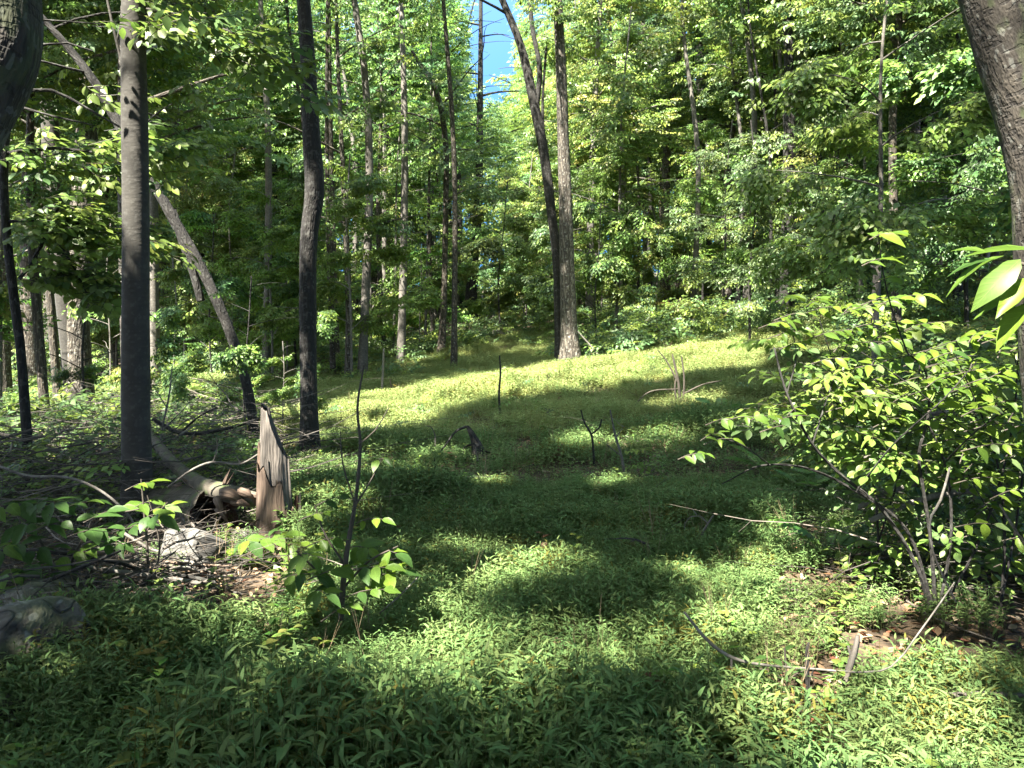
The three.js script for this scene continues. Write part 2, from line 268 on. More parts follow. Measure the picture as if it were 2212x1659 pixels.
// the ravine's line, where the crowns do not close and the sky shows
function inGap(p) { const d = -p.z; if (d < 16) return false; const w = 0.7 + 0.016 * d + 0.5 * (noise2(p.y * 0.5, d * 0.15, 77) - 0.5) * (0.4 + 0.02 * d); return Math.abs(p.x + 0.026 * d) < w && p.y - EYE > 0.315 * d + (noise2(p.x, d * 0.3, 78) - 0.5) * 3; }

// ───────────────────────── ground ─────────────────────────
{
  const pos = [], uv = [], idx = [], xs = [], zs = [];
  for (let k = -70; k <= 70; k++) xs.push(Math.sign(k) * (Math.abs(k) * 0.22 + 0.00028 * Math.pow(Math.abs(k), 3)));
  for (let k = -45; k <= 110; k++) zs.push(-(k * 0.25 + 0.00016 * Math.sign(k) * Math.pow(Math.abs(k), 3)));
  for (const z of zs) for (const x of xs) { pos.push(x, ground(x, z), z); uv.push(x, z); }
  const w = xs.length; for (let i = 0; i < zs.length - 1; i++) for (let j = 0; j < w - 1; j++) { const a = i * w + j; idx.push(a, a + 1, a + w, a + 1, a + w + 1, a + w); }
  const g = new THREE.BufferGeometry(); g.setAttribute('position', new THREE.Float32BufferAttribute(pos, 3)); g.setAttribute('uv', new THREE.Float32BufferAttribute(uv, 2)); g.setIndex(idx); g.computeVertexNormals();
  setting('ground', g, M.soil);
}

// ───────────────────────── trees ─────────────────────────
// a limb from p, heading yaw, rising, with twigs of leaves laid out in a flat fan along it
function limb(p, yaw, rise, L, r) {
  const pts = [p.clone()], q = p.clone(); let e = rise, a = yaw;
  const n = 4; for (let i = 0; i < n; i++) { q.add(V(Math.cos(a) * Math.cos(e), Math.sin(e), -Math.sin(a) * Math.cos(e)).multiplyScalar(L / n)); pts.push(q.clone()); e -= rise * 0.28 + (r() - 0.5) * 0.15; a += (r() - 0.5) * 0.45; }
  return pts;
}
function fan(pts, L, r, out, { dens = 26, scale = 1, pal, flat = 0.12, from = 0.25, world, base, width = 0.42, keep }) {
  const curve = new THREE.CatmullRomCurve3(pts), n = Math.max(3, Math.round(L * dens));
  for (let i = 0; i < n; i++) {
    const t = from + (1 - from) * Math.sqrt(r()), p = curve.getPoint(t), tan = curve.getTangent(t), side = (r() * 2 - 1);
    const lat = V(-tan.z, 0, tan.x).normalize();
    p.addScaledVector(lat, side * L * width * (1.05 - 0.75 * t)); p.y += (r() - 0.6) * flat * L * 0.5 - Math.abs(side) * 0.08 * L;
    const w = p.clone().add(base);
    if ((w.z < -1.0 && inGap(w)) || (keep && !keep(w))) continue;
    const yaw = Math.atan2(-tan.z, tan.x) - side * 0.9 + (r() - 0.5) * 0.9;
    const m = mat4s(p, yaw, -0.22 + (r() - 0.5) * 0.6, (r() - 0.5) * 0.7, scale * (0.75 + 0.55 * r()));
    if (inTheWay(m, base, r)) continue;
    out.push([m, tint(r, pal)]);
  }
}
// crown: limbs set on the trunk between two heights (metres above the base)
function grow(tree, trunkPts, radii, o) {
  const r = rngOf(o.seed), base = tree.position, curve = new THREE.CatmullRomCurve3(trunkPts, false, 'centripetal'), top = trunkPts.at(-1).y, sprays = [];
  const N = o.limbs ?? 12; let yaw = r() * 6.28;
  for (let k = 0; k < N; k++) {
    const hy = lerp(o.from, top * 0.97, Math.pow((k + r() * 0.7) / N, o.bias ?? 1));
    let lo = 0, hi = 1; for (let i = 0; i < 18; i++) { const m = (lo + hi) / 2; curve.getPoint(m).y < hy ? (lo = m) : (hi = m); }
    const p = curve.getPoint(lo), up = (hy - o.from) / Math.max(0.5, top - o.from); yaw += 2.4 + (r() - 0.5) * 0.8;
    const L = o.reach * (o.taper === 'cone' ? lerp(1, 0.35, up) : Math.sqrt(clamp(1.05 - Math.pow(up * 1.7 - 0.7, 2) * 0.75, 0.1, 1))) * (0.75 + 0.45 * r());
    const pts = limb(p, yaw, (o.rise ?? 0.35) + (r() - 0.5) * 0.3, L, r), r0 = Math.max(0.008, Math.min(0.02 * L, 0.5 * lerp(radii[0], radii.at(-1), lo)));
    if (o.wood !== false) part('branch', tube(pts, [r0, r0 * 0.6, r0 * 0.25], 5, { step: L / 5, seed: k }), o.bark, tree);
    fan(pts, L, r, sprays, { ...o, base });
    if (o.sub) for (let q = 0; q < 2; q++) { const t = 0.35 + 0.3 * q, sp = new THREE.CatmullRomCurve3(pts).getPoint(t), l2 = L * 0.5, sub = limb(sp, yaw + (q ? 1 : -1) * 0.9, 0.3, l2, r); part('branch', tube(sub, [r0 * 0.5, r0 * 0.2], 4, { step: l2 / 4, seed: k }), o.bark, tree); fan(sub, l2, r, sprays, { ...o, base }); }
  }
  if (sprays.length) instanced('crown', o.sprays[o.seed % o.sprays.length], M.leaf, sprays, tree);
  return tree;
}
// a tree whose trunk is traced in the photograph: [x, y, width] from foot to top; carried on upwards to its full height
function tracedTree(name, label, category, px, o) {
  const d0 = o.d ?? groundDepth(px[0][0], px[0][1]), dd = o.lean ?? 0;
  const W = px.map(([x, y], i) => at(x, y, d0 + dd * i / Math.max(1, px.length - 1))), R = px.map(([, , w], i) => (w / 2 / F) * (d0 + dd * i / Math.max(1, px.length - 1)));
  if (!o.hang) { const gy = ground(W[0].x, W[0].z); if (W[0].y > gy + 0.02) { W.unshift(V(W[0].x, gy - 0.1, W[0].z)); R.unshift(R[0] * 1.1); } else W[0].y = gy - 0.08; }
  const tree = thing(name, label, category, V(W[0].x, Math.max(W[0].y, -5), W[0].z), o.group);
  let pts = W.map((p) => p.clone().sub(tree.position)), rad = R.slice();
  if (o.height) { const a = pts.at(-2), b = pts.at(-1); let dir = b.clone().sub(a).normalize(); let p = b.clone(); while (p.y < o.height) { dir.lerp(V(0, 1, 0), 0.35).normalize(); p = p.clone().addScaledVector(dir, 2.2); pts.push(p); rad.push(rad.at(-1) * 0.82); } }
  part('trunk', tube(pts, rad, o.seg ?? 14, { step: o.step ?? 0.3, wob: o.wob ?? 0.07, seed: o.seed, flare: o.flare ?? 0.35 }), o.bark, tree);
  for (const f of o.forks ?? []) { const fp = f.map(([x, y]) => at(x, y, d0 + (o.forkDepth ?? 0))).map((p) => p.sub(tree.position)), fr = f.map(([, , w]) => (w / 2 / F) * d0); part('branch', tube(fp, fr, 8, { step: 0.25, seed: 3 }), o.bark, tree); if (o.forkLeaves) { const s = []; fan(fp, 1.2, rngOf(o.seed + f[0][0]), s, { ...o, scale: 1.1, width: 0.3, base: tree.position, dens: o.forkLeaves, flat: 0.3 }); if (s.length) instanced('leaf_spray', (o.forkSprays ?? o.sprays)[0], M.leaf, s, tree); } }
  if (o.from !== undefined) grow(tree, pts, rad, o);
  return tree;
}

const MIX = ['mid', 'mid', 'lime', 'cool', 'cool', 'mid', 'lime', 'deep'], LIME = ['lime', 'lime', 'mid', 'lime', 'mid', 'yellow'], DEEP = ['deep', 'mid', 'cool', 'deep'];
const HIGH = { sprays: SPRAY_FAR, limbs: 16, reach: 4.6, dens: 24, scale: 1.05, pal: MIX, rise: 0.45, width: 0.5, flat: 0.35 };

tracedTree('beech_tree', 'large smooth grey beech trunk with sunlit patches, standing behind the brush pile', 'tree',
  [[300, 1128, 66], [297, 1060, 62], [294, 900, 58], [293, 700, 57], [293, 430, 54], [290, 200, 52], [288, 60, 49], [291, -60, 48]], { ...HIGH, bark: BARK.beech, height: 17, from: 7.5, seed: 11, flare: 0.45, wob: 0.035, seg: 20,
    forks: [[[268, 155, 7], [252, 90, 6], [236, 20, 6], [225, -40, 5]], [[252, 90, 5], [268, 20, 4], [272, -40, 4]], [[315, 20, 9], [400, 35, 7], [500, 70, 5], [570, 110, 3], [610, 150, 2]], [[400, 35, 5], [440, 80, 4], [480, 140, 2]]], forkLeaves: 20, forkSprays: SPRAY_NEAR });
tracedTree('dark_tree', 'black bent slender trunk right of the broken stump', 'tree',
  [[669, 992, 43], [667, 850, 37], [665, 700, 36], [667, 520, 37], [680, 410, 42], [673, 300, 39], [666, 150, 33], [656, 0, 28], [652, -60, 27]], { ...HIGH, bark: BARK.dark, height: 16, from: 7.5, seed: 12, flare: 0.4, wob: 0.06, seg: 16 });
tracedTree('leaning_tree', 'dark leaning trunk passing behind the grey beech down to the broken stump', 'tree',
  [[551, 955, 22], [537, 850, 21], [520, 785, 21], [486, 690, 22], [428, 565, 22], [390, 500, 23], [345, 420, 21], [262, 280, 20], [200, 170, 18], [120, 70, 14], [60, 0, 12]], { bark: BARK.dark, seed: 13, d: 10.4, flare: 0.1, height: 7.5, from: 4.2, limbs: 8, reach: 2.4, dens: 14, scale: 1, sprays: SPRAY_NEAR, pal: ['mid', 'lime', 'lime'], rise: 0.1, keep: (w) => w.z < -7.6,
    forks: [[[434, 650, 18], [418, 590, 18], [395, 520, 20], [372, 455, 18]]] });
tracedTree('big_tree', 'thick leaning trunk crossing the top left corner', 'tree',
  [[-330, 1500, 200], [-260, 900, 170], [-150, 500, 150], [-70, 280, 148], [0, 120, 150], [8, 0, 140], [0, -120, 130]], { ...HIGH, bark: BARK.umber, seed: 14, d: 2.5, lean: 0.15, height: 15, from: 6.5, limbs: 18, seg: 22, flare: 0.1, step: 0.08, wob: 0.08 });
tracedTree('big_tree', 'thick smooth trunk leaning in from the top right corner', 'tree',
  [[2330, 1400, 150], [2290, 900, 132], [2264, 600, 124], [2250, 400, 118], [2214, 240, 116], [2178, 120, 118], [2146, 10, 116], [2120, -80, 114]], { ...HIGH, bark: BARK.umber, seed: 15, d: 3.5, height: 16, from: 6.5, limbs: 18, seg: 22, flare: 0.1, step: 0.1, wob: 0.05 });
tracedTree('sapling_tree', 'thin dark crooked sapling at the left edge with leafy side branches', 'tree',
  [[64, 1062, 22], [62, 1000, 21], [55, 900, 20], [45, 760, 19], [30, 640, 18], [14, 500, 17], [8, 380, 16], [16, 270, 15], [34, 190, 13], [50, 80, 11], [60, -40, 9]], { bark: BARK.dark, d: 7.9, seed: 16, flare: 0.1, seg: 10, height: 6, from: 4.9, limbs: 4, reach: 1.6, dens: 12, scale: 1.15, keep: (w) => w.z < -7.5, sprays: SPRAY_NEAR, pal: ['mid', 'deep', 'mid', 'lime'], forkLeaves: 26, rise: 0.1,
    forks: [[[42, 602, 8], [75, 560, 8], [110, 480, 7], [140, 420, 5]], [[12, 480, 8], [70, 475, 6], [170, 485, 5], [285, 510, 3]], [[18, 330, 8], [120, 320, 7], [210, 330, 5], [300, 330, 3]], [[36, 200, 8], [110, 195, 7], [190, 235, 5], [320, 310, 3]], [[60, 440, 8], [100, 490, 6], [150, 560, 4], [190, 640, 3]], [[50, 120, 7], [120, 90, 5], [200, 110, 3]], [[40, 230, 6], [110, 250, 5], [200, 270, 3]]] });
// mid-distance trunks
const T = (name, label, px, o) => tracedTree(name, label, 'tree', px, { seg: 10, step: 0.5, sprays: SPRAY_MID, limbs: 13, reach: 3, dens: 22, scale: 1, pal: MIX, rise: 0.35, width: 0.5, flat: 0.25, height: 17, from: 6, ...o });
T('oak_tree', 'stout pale scarred trunk left of the grey beech', [[178, 912, 58], [172, 800, 50], [166, 690, 52], [175, 560, 48], [178, 450, 46], [186, 330, 44], [190, 200, 40]], { bark: BARK.pale, seed: 21, seg: 16, wob: 0.12, from: 5 });
T('oak_tree', 'grey trunk close behind the stout scarred trunk', [[72, 860, 34], [66, 760, 32], [60, 560, 30], [64, 350, 28], [70, 150, 26]], { bark: BARK.brown, seed: 22 });
T('oak_tree', 'brown trunk cut by the left edge of the picture', [[8, 880, 34], [2, 700, 34], [-2, 500, 30], [0, 250, 28]], { bark: BARK.brown, seed: 23 });
T('oak_tree', 'dim brown trunk between the crooked sapling and the scarred trunk', [[112, 800, 28], [108, 700, 26], [110, 520, 24], [104, 300, 22]], { bark: BARK.brown, seed: 24 });
T('slim_tree', 'slim pale barked tree right of the black bent trunk', [[751, 828, 17], [754, 700, 15], [750, 560, 13], [742, 400, 11], [735, 250, 9], [728, 80, 8]], { bark: BARK.pale, seed: 25, height: 12, from: 3.6, limbs: 16, reach: 2.2 });
T('slim_tree', 'curved slim tree with a bowed top at the head of the clearing', [[952, 768, 18], [957, 690, 15], [960, 600, 12], [963, 450, 12], [962, 300, 12], [940, 190, 11], [905, 135, 8], [890, 110, 6]], { bark: BARK.brown, seed: 26, height: 9, from: 4.5, limbs: 8, reach: 2.4 });
T('dead_tree', 'short snag with a broken pale side, left of the dark straight trunk', [[988, 692, 17], [985, 640, 15], [986, 570, 14], [989, 500, 11]], { bark: BARK.pale, seed: 27, height: 0, from: undefined });
T('dark_tree', 'dark straight trunk at the head of the clearing', [[1015, 690, 27], [1022, 570, 22], [1032, 480, 18], [1036, 300, 15]], { bark: BARK.dark, seed: 28 });
T('forked_tree', 'dark forked tree, left of the twin trunks in the middle', [[1211, 788, 25], [1208, 700, 21], [1203, 560, 20], [1190, 450, 20], [1175, 330, 21], [1155, 230, 21], [1138, 150, 19], [1122, 90, 16], [1085, 0, 14], [1060, -60, 13]], { bark: BARK.dark, seed: 29, from: 8.5, forks: [[[1158, 235, 13], [1166, 150, 11], [1150, 60, 10], [1142, -20, 9]], [[1175, 310, 8], [1172, 230, 6], [1180, 100, 5]]] });
T('oak_tree', 'pale rough trunk with a torn reddish base, right of the twin trunks', [[1233, 790, 44], [1228, 690, 34], [1225, 560, 31], [1220, 400, 28], [1215, 250, 24], [1211, 120, 22], [1204, 0, 20], [1202, -60, 19]], { bark: BARK.pale, seed: 30, seg: 14, wob: 0.1, from: 7.5 });
T('slim_tree', 'thin pale pole-like tree left of the forked tree', [[1162, 640, 12], [1160, 550, 10], [1157, 400, 8], [1155, 280, 7], [1156, 150, 5]], { bark: BARK.pale, seed: 31, from: 9, limbs: 7, reach: 1.6 });
T('slim_tree', 'pale thin trunk in the gap left of the thin pole tree', [[1116, 640, 14], [1113, 560, 12], [1108, 450, 11], [1096, 380, 8], [1090, 300, 6]], { bark: BARK.pale, seed: 32, from: 10, limbs: 6, reach: 2.5, height: 13 });
T('beech_tree', 'tall grey trunk with sunlit upper side on the right slope', [[1522, 650, 30], [1525, 560, 27], [1523, 450, 26], [1519, 310, 22], [1511, 100, 20]], { bark: BARK.beech, seed: 33, from: 7 });
T('oak_tree', 'brown trunk left of the tall grey trunk on the right slope', [[1470, 640, 20], [1469, 500, 18], [1466, 300, 16], [1460, 100, 14]], { bark: BARK.brown, seed: 34 });
T('slim_tree', 'thin brown trunk further left on the right slope', [[1432, 645, 13], [1430, 480, 12], [1428, 300, 10], [1400, 120, 12], [1380, 0, 14]], { bark: BARK.brown, seed: 35 });
T('crooked_tree', 'crooked tree with an elbow, on the right slope', [[1950, 610, 19], [1938, 500, 18], [1916, 400, 17], [1906, 330, 18], [1890, 262, 22], [1856, 230, 19], [1830, 140, 17], [1800, 40, 15], [1786, -40, 13]], { bark: BARK.brown, seed: 36, from: 4.5 });
T('oak_tree', 'dark stout trunk behind the crooked tree', [[1872, 600, 34], [1872, 500, 30], [1866, 400, 26], [1862, 250, 22]], { bark: BARK.dark, seed: 37 });
T('slim_tree', 'slim dark trunk right of the crooked tree', [[2008, 625, 17], [2004, 500, 15], [1999, 350, 14], [1990, 180, 18], [1980, 40, 24]], { bark: BARK.dark, seed: 38, from: 5 });
T('slim_tree', 'very thin wavy trunk near the right hand leaning trunk', [[2118, 600, 10], [2108, 450, 8], [2102, 330, 8], [2112, 200, 7], [2108, 80, 5]], { bark: BARK.dark, seed: 39, height: 9, from: 3, reach: 1.8, limbs: 12 });
T('oak_tree', 'brown trunk left of the black bent trunk, high in the leaves', [[590, 660, 26], [600, 560, 21], [612, 400, 19], [619, 200, 18], [615, 40, 18]], { bark: BARK.brown, seed: 40, from: 6 });
T('oak_tree', 'paired dark trunk directly right of the black bent trunk', [[706, 650, 22], [708, 560, 20], [712, 420, 17], [716, 250, 14]], { bark: BARK.dark, seed: 41, from: 7 });
T('oak_tree', 'dark trunk in the shade behind the slim pale tree', [[792, 640, 17], [786, 520, 15], [780, 380, 13]], { bark: BARK.dark, seed: 42, from: 7 });
T('slim_tree', 'slanting dark stem in the leaves left of the bowed tree', [[838, 640, 10], [862, 430, 9], [880, 250, 9], [905, 150, 7]], { bark: BARK.dark, seed: 43, from: 5, reach: 2 });
T('oak_tree', 'straight dark trunk at the foot of the right slope', [[1346, 640, 17], [1350, 520, 15], [1348, 400, 14], [1352, 200, 12]], { bark: BARK.dark, seed: 44, from: 6 });
T('oak_tree', 'dark trunk standing between the tall grey trunk and the crooked tree', [[1640, 610, 18], [1645, 500, 16], [1642, 380, 14]], { bark: BARK.brown, seed: 45, from: 5 });
T('slim_tree', 'thin grey stem between the tall grey trunk and the dark stout trunk', [[1740, 600, 10], [1745, 480, 9], [1738, 300, 8]], { bark: BARK.grey, seed: 46, from: 4.5, reach: 2 });

// unseen trees added round and behind the viewer; their crowns cast the near shade
[[-6, 2.5], [-9.5, -3], [-12, 5], [-4.5, 8], [1.5, 6.5], [5.5, 2.5], [9, 8], [-1, 13], [-9, 12], [-16, 10], [5, 14], [9.5, -2.5], [-14, -6], [-17, 1], [-7, 18], [13, 3], [1, 20], [-14, 18], [11.5, -7.5], [-4.8, 4.6], [2.8, 3.6], [-7.2, -5], [-6.4, -0.8], [-10, -7.5]].forEach(([x, z], i) => {
  const r = rngOf(500 + i), y = ground(x, z), t = thing('unseen_shade_tree', 'unseen broad-crowned tree added round the viewer, its crown shading the near clearing', 'tree', V(x, y - 0.1, z), 'added trees round the viewer');
  const H = 14 + 4 * r(), pts = [V(0, 0, 0), V((r() - 0.5) * 0.5, H * 0.3, (r() - 0.5) * 0.5), V((r() - 0.5), H * 0.65, (r() - 0.5)), V((r() - 0.5) * 1.5, H, (r() - 0.5) * 1.5)], rad = [0.2, 0.16, 0.11, 0.03];
  part('trunk', tube(pts, rad, 10, { step: 0.6, seed: i, flare: 0.3 }), i % 2 ? BARK.brown : BARK.beech, t);
  grow(t, pts, rad, { ...HIGH, bark: BARK.brown, seed: 600 + i, from: 6.5, limbs: 17, reach: 5, dens: 25, scale: 1.1 });
});

// the wood beyond: kinds built once, then copied
function proto(i, { H, r0, from, limbs, reach, dens, scale, sprays, pal, bark, rise, taper, bias, name }) {
  const r = rngOf(700 + i), t = new THREE.Group(); t.name = name;
  const pts = [V(0, -0.15, 0), V((r() - 0.5) * 0.04 * H, H * 0.35, (r() - 0.5) * 0.04 * H), V((r() - 0.5) * 0.08 * H, H * 0.7, (r() - 0.5) * 0.08 * H), V((r() - 0.5) * 0.1 * H, H, (r() - 0.5) * 0.1 * H)], rad = [r0, r0 * 0.8, r0 * 0.5, 0.02];
  part('trunk', tube(pts, rad, 8, { step: H / 14, seed: i, flare: 0.3 }), bark, t);
  t.position.set(0, 0, 400);                                     // grown clear of every opening, before it is set out
  grow(t, pts, rad, { sprays, limbs, reach, dens, scale, pal, bark, rise, taper, bias, from, seed: 710 + i, width: 0.5, flat: 0.5 });
  return t;
}
const TALL = [0, 1, 2, 3, 4].map((i) => proto(i, { name: 'woodland_tree', H: 15 + 2 * i, r0: 0.11 + 0.035 * i, from: [7, 5.5, 8.5, 6, 9][i], limbs: 20, reach: [3.2, 2.8, 3.6, 3, 3.4][i], dens: 25, scale: 0.95, sprays: SPRAY_FAR, pal: [MIX, LIME, MIX, ['mid', 'deep', 'cool', 'lime'], ['mid', 'lime', 'lime', 'cool']][i], bark: [BARK.brown, BARK.grey, BARK.dark, BARK.brown, BARK.beech][i], rise: 0.4 }));
const LOW = [0, 1, 2, 3, 4].map((i) => proto(20 + i, { name: 'understorey_tree', H: 3.5 + 1.2 * i, r0: 0.025 + 0.006 * i, from: 0.6 + 0.3 * i, limbs: 10 + i, reach: 1.5 + 0.3 * i, dens: 36, scale: 0.8, sprays: SPRAY_MID, pal: [LIME, MIX, ['lime', 'mid'], DEEP, LIME][i], bark: i % 2 ? BARK.dark : BARK.grey, rise: 0.4, taper: i % 2 ? 'round' : 'cone' }));
const SLENDER = [0, 1, 2].map((i) => proto(40 + i, { name: 'slender_tree', H: 15 + i, r0: 0.055 + 0.025 * i, from: 9.5, limbs: 7, reach: 1.8, dens: 20, scale: 0.95, sprays: SPRAY_FAR, pal: MIX, bark: [BARK.dark, BARK.brown, BARK.grey][i], rise: 0.5 }));
// a copy stands at its own place; twigs that reach into an opening or the gap are not grown
function plant(src, p, turn, s, label, group) {
  const r = rngOf(Math.round(p.x * 977 + p.z * 131) + 7), o = src.clone(); o.name = numbered(src.name); o.position.copy(p); o.rotation.y = turn; o.scale.setScalar(s); o.updateMatrix();
  o.userData = { label, category: 'tree', group };
  const im = o.children.find((c) => c.isInstancedMesh), m = new THREE.Matrix4(), mw = new THREE.Matrix4(), O = V(0, 0, 0), w = new THREE.Vector3(), c = new THREE.Color(), kr = 0.82 + 0.24 * r(), kg = 0.88 + 0.24 * r(); let n = 0;
  for (let i = 0; i < im.count; i++) { im.getMatrixAt(i, m); w.setFromMatrixPosition(m).applyMatrix4(o.matrix); if (inGap(w) || (p.z > -30 && inTheWay(mw.multiplyMatrices(o.matrix, m), O, r))) continue; im.getColorAt(i, c); im.setMatrixAt(n, m); c.r *= kr; c.g *= kg; im.setColorAt(n, c); n++; }
  im.count = n; scene.add(o); return o;
}
const MARKS = [[-300, 'the left border'], [8, 'the left edge trunk'], [178, 'the scarred pale trunk'], [297, 'the grey beech'], [420, 'the dark leaning trunk'], [600, 'the broken stump'], [667, 'the black bent trunk'], [752, 'the slim pale tree'], [958, 'the bowed tree'], [1020, 'the dark straight trunk'], [1075, 'the sky gap'], [1160, 'the pale pole tree'], [1205, 'the forked tree'], [1230, 'the rough pale trunk'], [1348, 'the trunk at the slope foot'], [1469, 'the brown slope trunk'], [1522, 'the grey slope trunk'], [1640, 'the mid slope dark trunk'], [1740, 'the thin grey stem'], [1872, 'the dark stout trunk'], [1940, 'the crooked tree'], [2005, 'the slim dark slope trunk'], [2118, 'the wavy trunk'], [2200, 'the corner trunk'], [2600, 'the right border']];
function where(x, d) { const px = 1106 + x / d * F, m = MARKS.reduce((a, b) => (Math.abs(b[0] - px) < Math.abs(a[0] - px) ? b : a)); return [Math.abs(px - m[0]) < 14 ? 'behind' : px < m[0] ? 'left of' : 'right of', m[1]]; }
const KIND = { woodland_tree: ['slim brown tree', 'slender grey tree', 'dark barked tree', 'tall brown tree', 'tall smooth grey tree'], understorey_tree: ['small pale green sapling', 'low leafy sapling', 'bright green sapling', 'dim broad sapling', 'tall pale green sapling'], slender_tree: ['thin dark trunk', 'thin brown trunk', 'thin greyish trunk'] };
const TOLD = new Map();
function told(src, i, x, d) { const [side, mark] = where(x, d), low = src.name === 'understorey_tree'; const dep = low ? (d < 20 ? 'close by' : d < 32 ? 'at the wood edge' : 'inside the wood') : d < 28 ? 'at the wood edge' : d < 45 ? 'inside the wood' : d < 62 ? 'deep in the wood' : 'in the far background'; let label = `${KIND[src.name][i]} ${dep}, ${side} ${mark}`; if (TOLD.has(label)) { const l2 = `${label}, ${d > TOLD.get(label) ? 'the further' : 'the nearer'}`; if (!TOLD.has(l2)) label = l2; } TOLD.set(label, d); return [label, `${low ? 'saplings' : 'trees'} near ${mark}`]; }
{
  const r = rngOf(31), spots = [];
  const clear = (x, d, m) => (x > 0.42 * d + 0.6 ? d < 10.5 + m : d < 17.5 + 0.16 * Math.abs(x) + m && x > -6.5);                 // the open clearing keeps free of trees
  for (let k = 0, tries = 0; k < 185 && tries < 6000; tries++) {
    const d = 13 + 70 * Math.pow(r(), 0.75), x = (r() * 2 - 1) * (0.74 * d + 3); if (clear(x, d, 3) || Math.abs(x + 0.026 * d) < 0.5 + 0.012 * d || (d < 33 && Math.abs(x + 0.0) < 0.095 * d)) continue;
    if (spots.some(([a, b]) => Math.hypot(a - x, b - d) < 2.0)) continue; spots.push([x, d]); k++;
    const kd = Math.floor(r() * 5); plant(TALL[kd], V(x, ground(x, -d), -d), (r() - 0.5) * 1.6, 0.85 + 0.4 * r(), ...told(TALL[kd], kd, x, d));
  }
  for (const [x, d, k, lab] of [[-6.05, 12.3, 3, 'tall brown tree added for shade, hidden behind the grey beech'], [-8.6, 14.2, 0, 'slim brown tree added for shade beside the scarred pale trunk'], [-9.6, 17, 4, 'smooth grey tree added for shade behind the scarred pale trunk'], [-7.05, 14.6, 3, 'tall brown tree added for shade, further off behind the grey beech']]) plant(TALL[k], V(x, ground(x, -d), -d), 0.3, 0.85, lab);  // trees added here so their crowns shade the ground behind the sunlit band
  for (let k = 0, tries = 0; k < 52 && tries < 6000; tries++) {
    const d = 18 + 24 * Math.pow(r(), 1.2), px = 560 + 1700 * r(), x = (px - 1106) / F * d; if (clear(x, d, 1.5) || (px > 1110 && px < 1310 && d < 34) || Math.abs(x + 0.026 * d) < 0.5 + 0.012 * d) continue;
    if (spots.some(([a, b]) => Math.hypot(a - x, b - d) < 1.1)) continue; spots.push([x, d]); k++;
    const kd = Math.floor(r() * 3); plant(SLENDER[kd], V(x, ground(x, -d), -d), (r() - 0.5) * 1.6, 0.85 + 0.4 * r(), ...told(SLENDER[kd], kd, x, d));
  }
  const low = [];
  for (let k = 0, tries = 0; k < 95 && tries < 6000; tries++) {
    const d = 10.5 + 38 * Math.pow(r(), 1.1), x = (r() * 2 - 1) * (0.7 * d + 2); if (clear(x, d, 1.2) || (Math.abs(x - 0.1 * d) < 0.3 * d && d < 27)) continue;
    if (low.some(([a, b]) => Math.hypot(a - x, b - d) < 1.4)) continue; low.push([x, d]); k++;
    const kd = Math.floor(r() * 5); plant(LOW[kd], V(x, ground(x, -d), -d), (r() - 0.5) * 1.6, 0.8 + 0.5 * r(), ...told(LOW[kd], kd, x, d));
  }
  // young trees that stand out in the photograph
  for (const [px, py, k, s, lab] of [
    [760, 830, 2, 0.95, 'bright young tree with pale tiers of leaves round the slim pale trunk'], [905, 762, 0, 1.0, 'low bright sapling in front of the bowed tree'], [1330, 745, 4, 1.15, 'yellow-green young tree spreading right of the pale rough trunk'],
    [1290, 760, 1, 0.85, 'low leafy sapling just right of the torn trunk base'], [850, 775, 4, 1.0, 'broad bright sapling left of the bowed tree'], [1420, 735, 0, 1.1, 'low spreading sapling at the right end of the sunlit band'],
    [1560, 700, 2, 1.1, 'bright sapling in front of the tall grey trunk'], [640, 800, 3, 1.0, 'dim sapling left of the black bent trunk'], [460, 830, 1, 1.0, 'dark sapling behind the leaning trunk'], [535, 965, 1, 0.5, 'small leafy sapling at the foot of the leaning trunk'], [610, 940, 0, 0.4, 'small sapling just behind the broken stump'], [1620, 760, 3, 0.75, 'dim sapling at the upper left of the large right hand shrub'], [1130, 720, 0, 0.9, 'small sapling below the sky gap'],
  ]) { const p = groundPt(px, py); plant(LOW[k], p, (r() - 0.5) * 1.6, s, lab); }
}
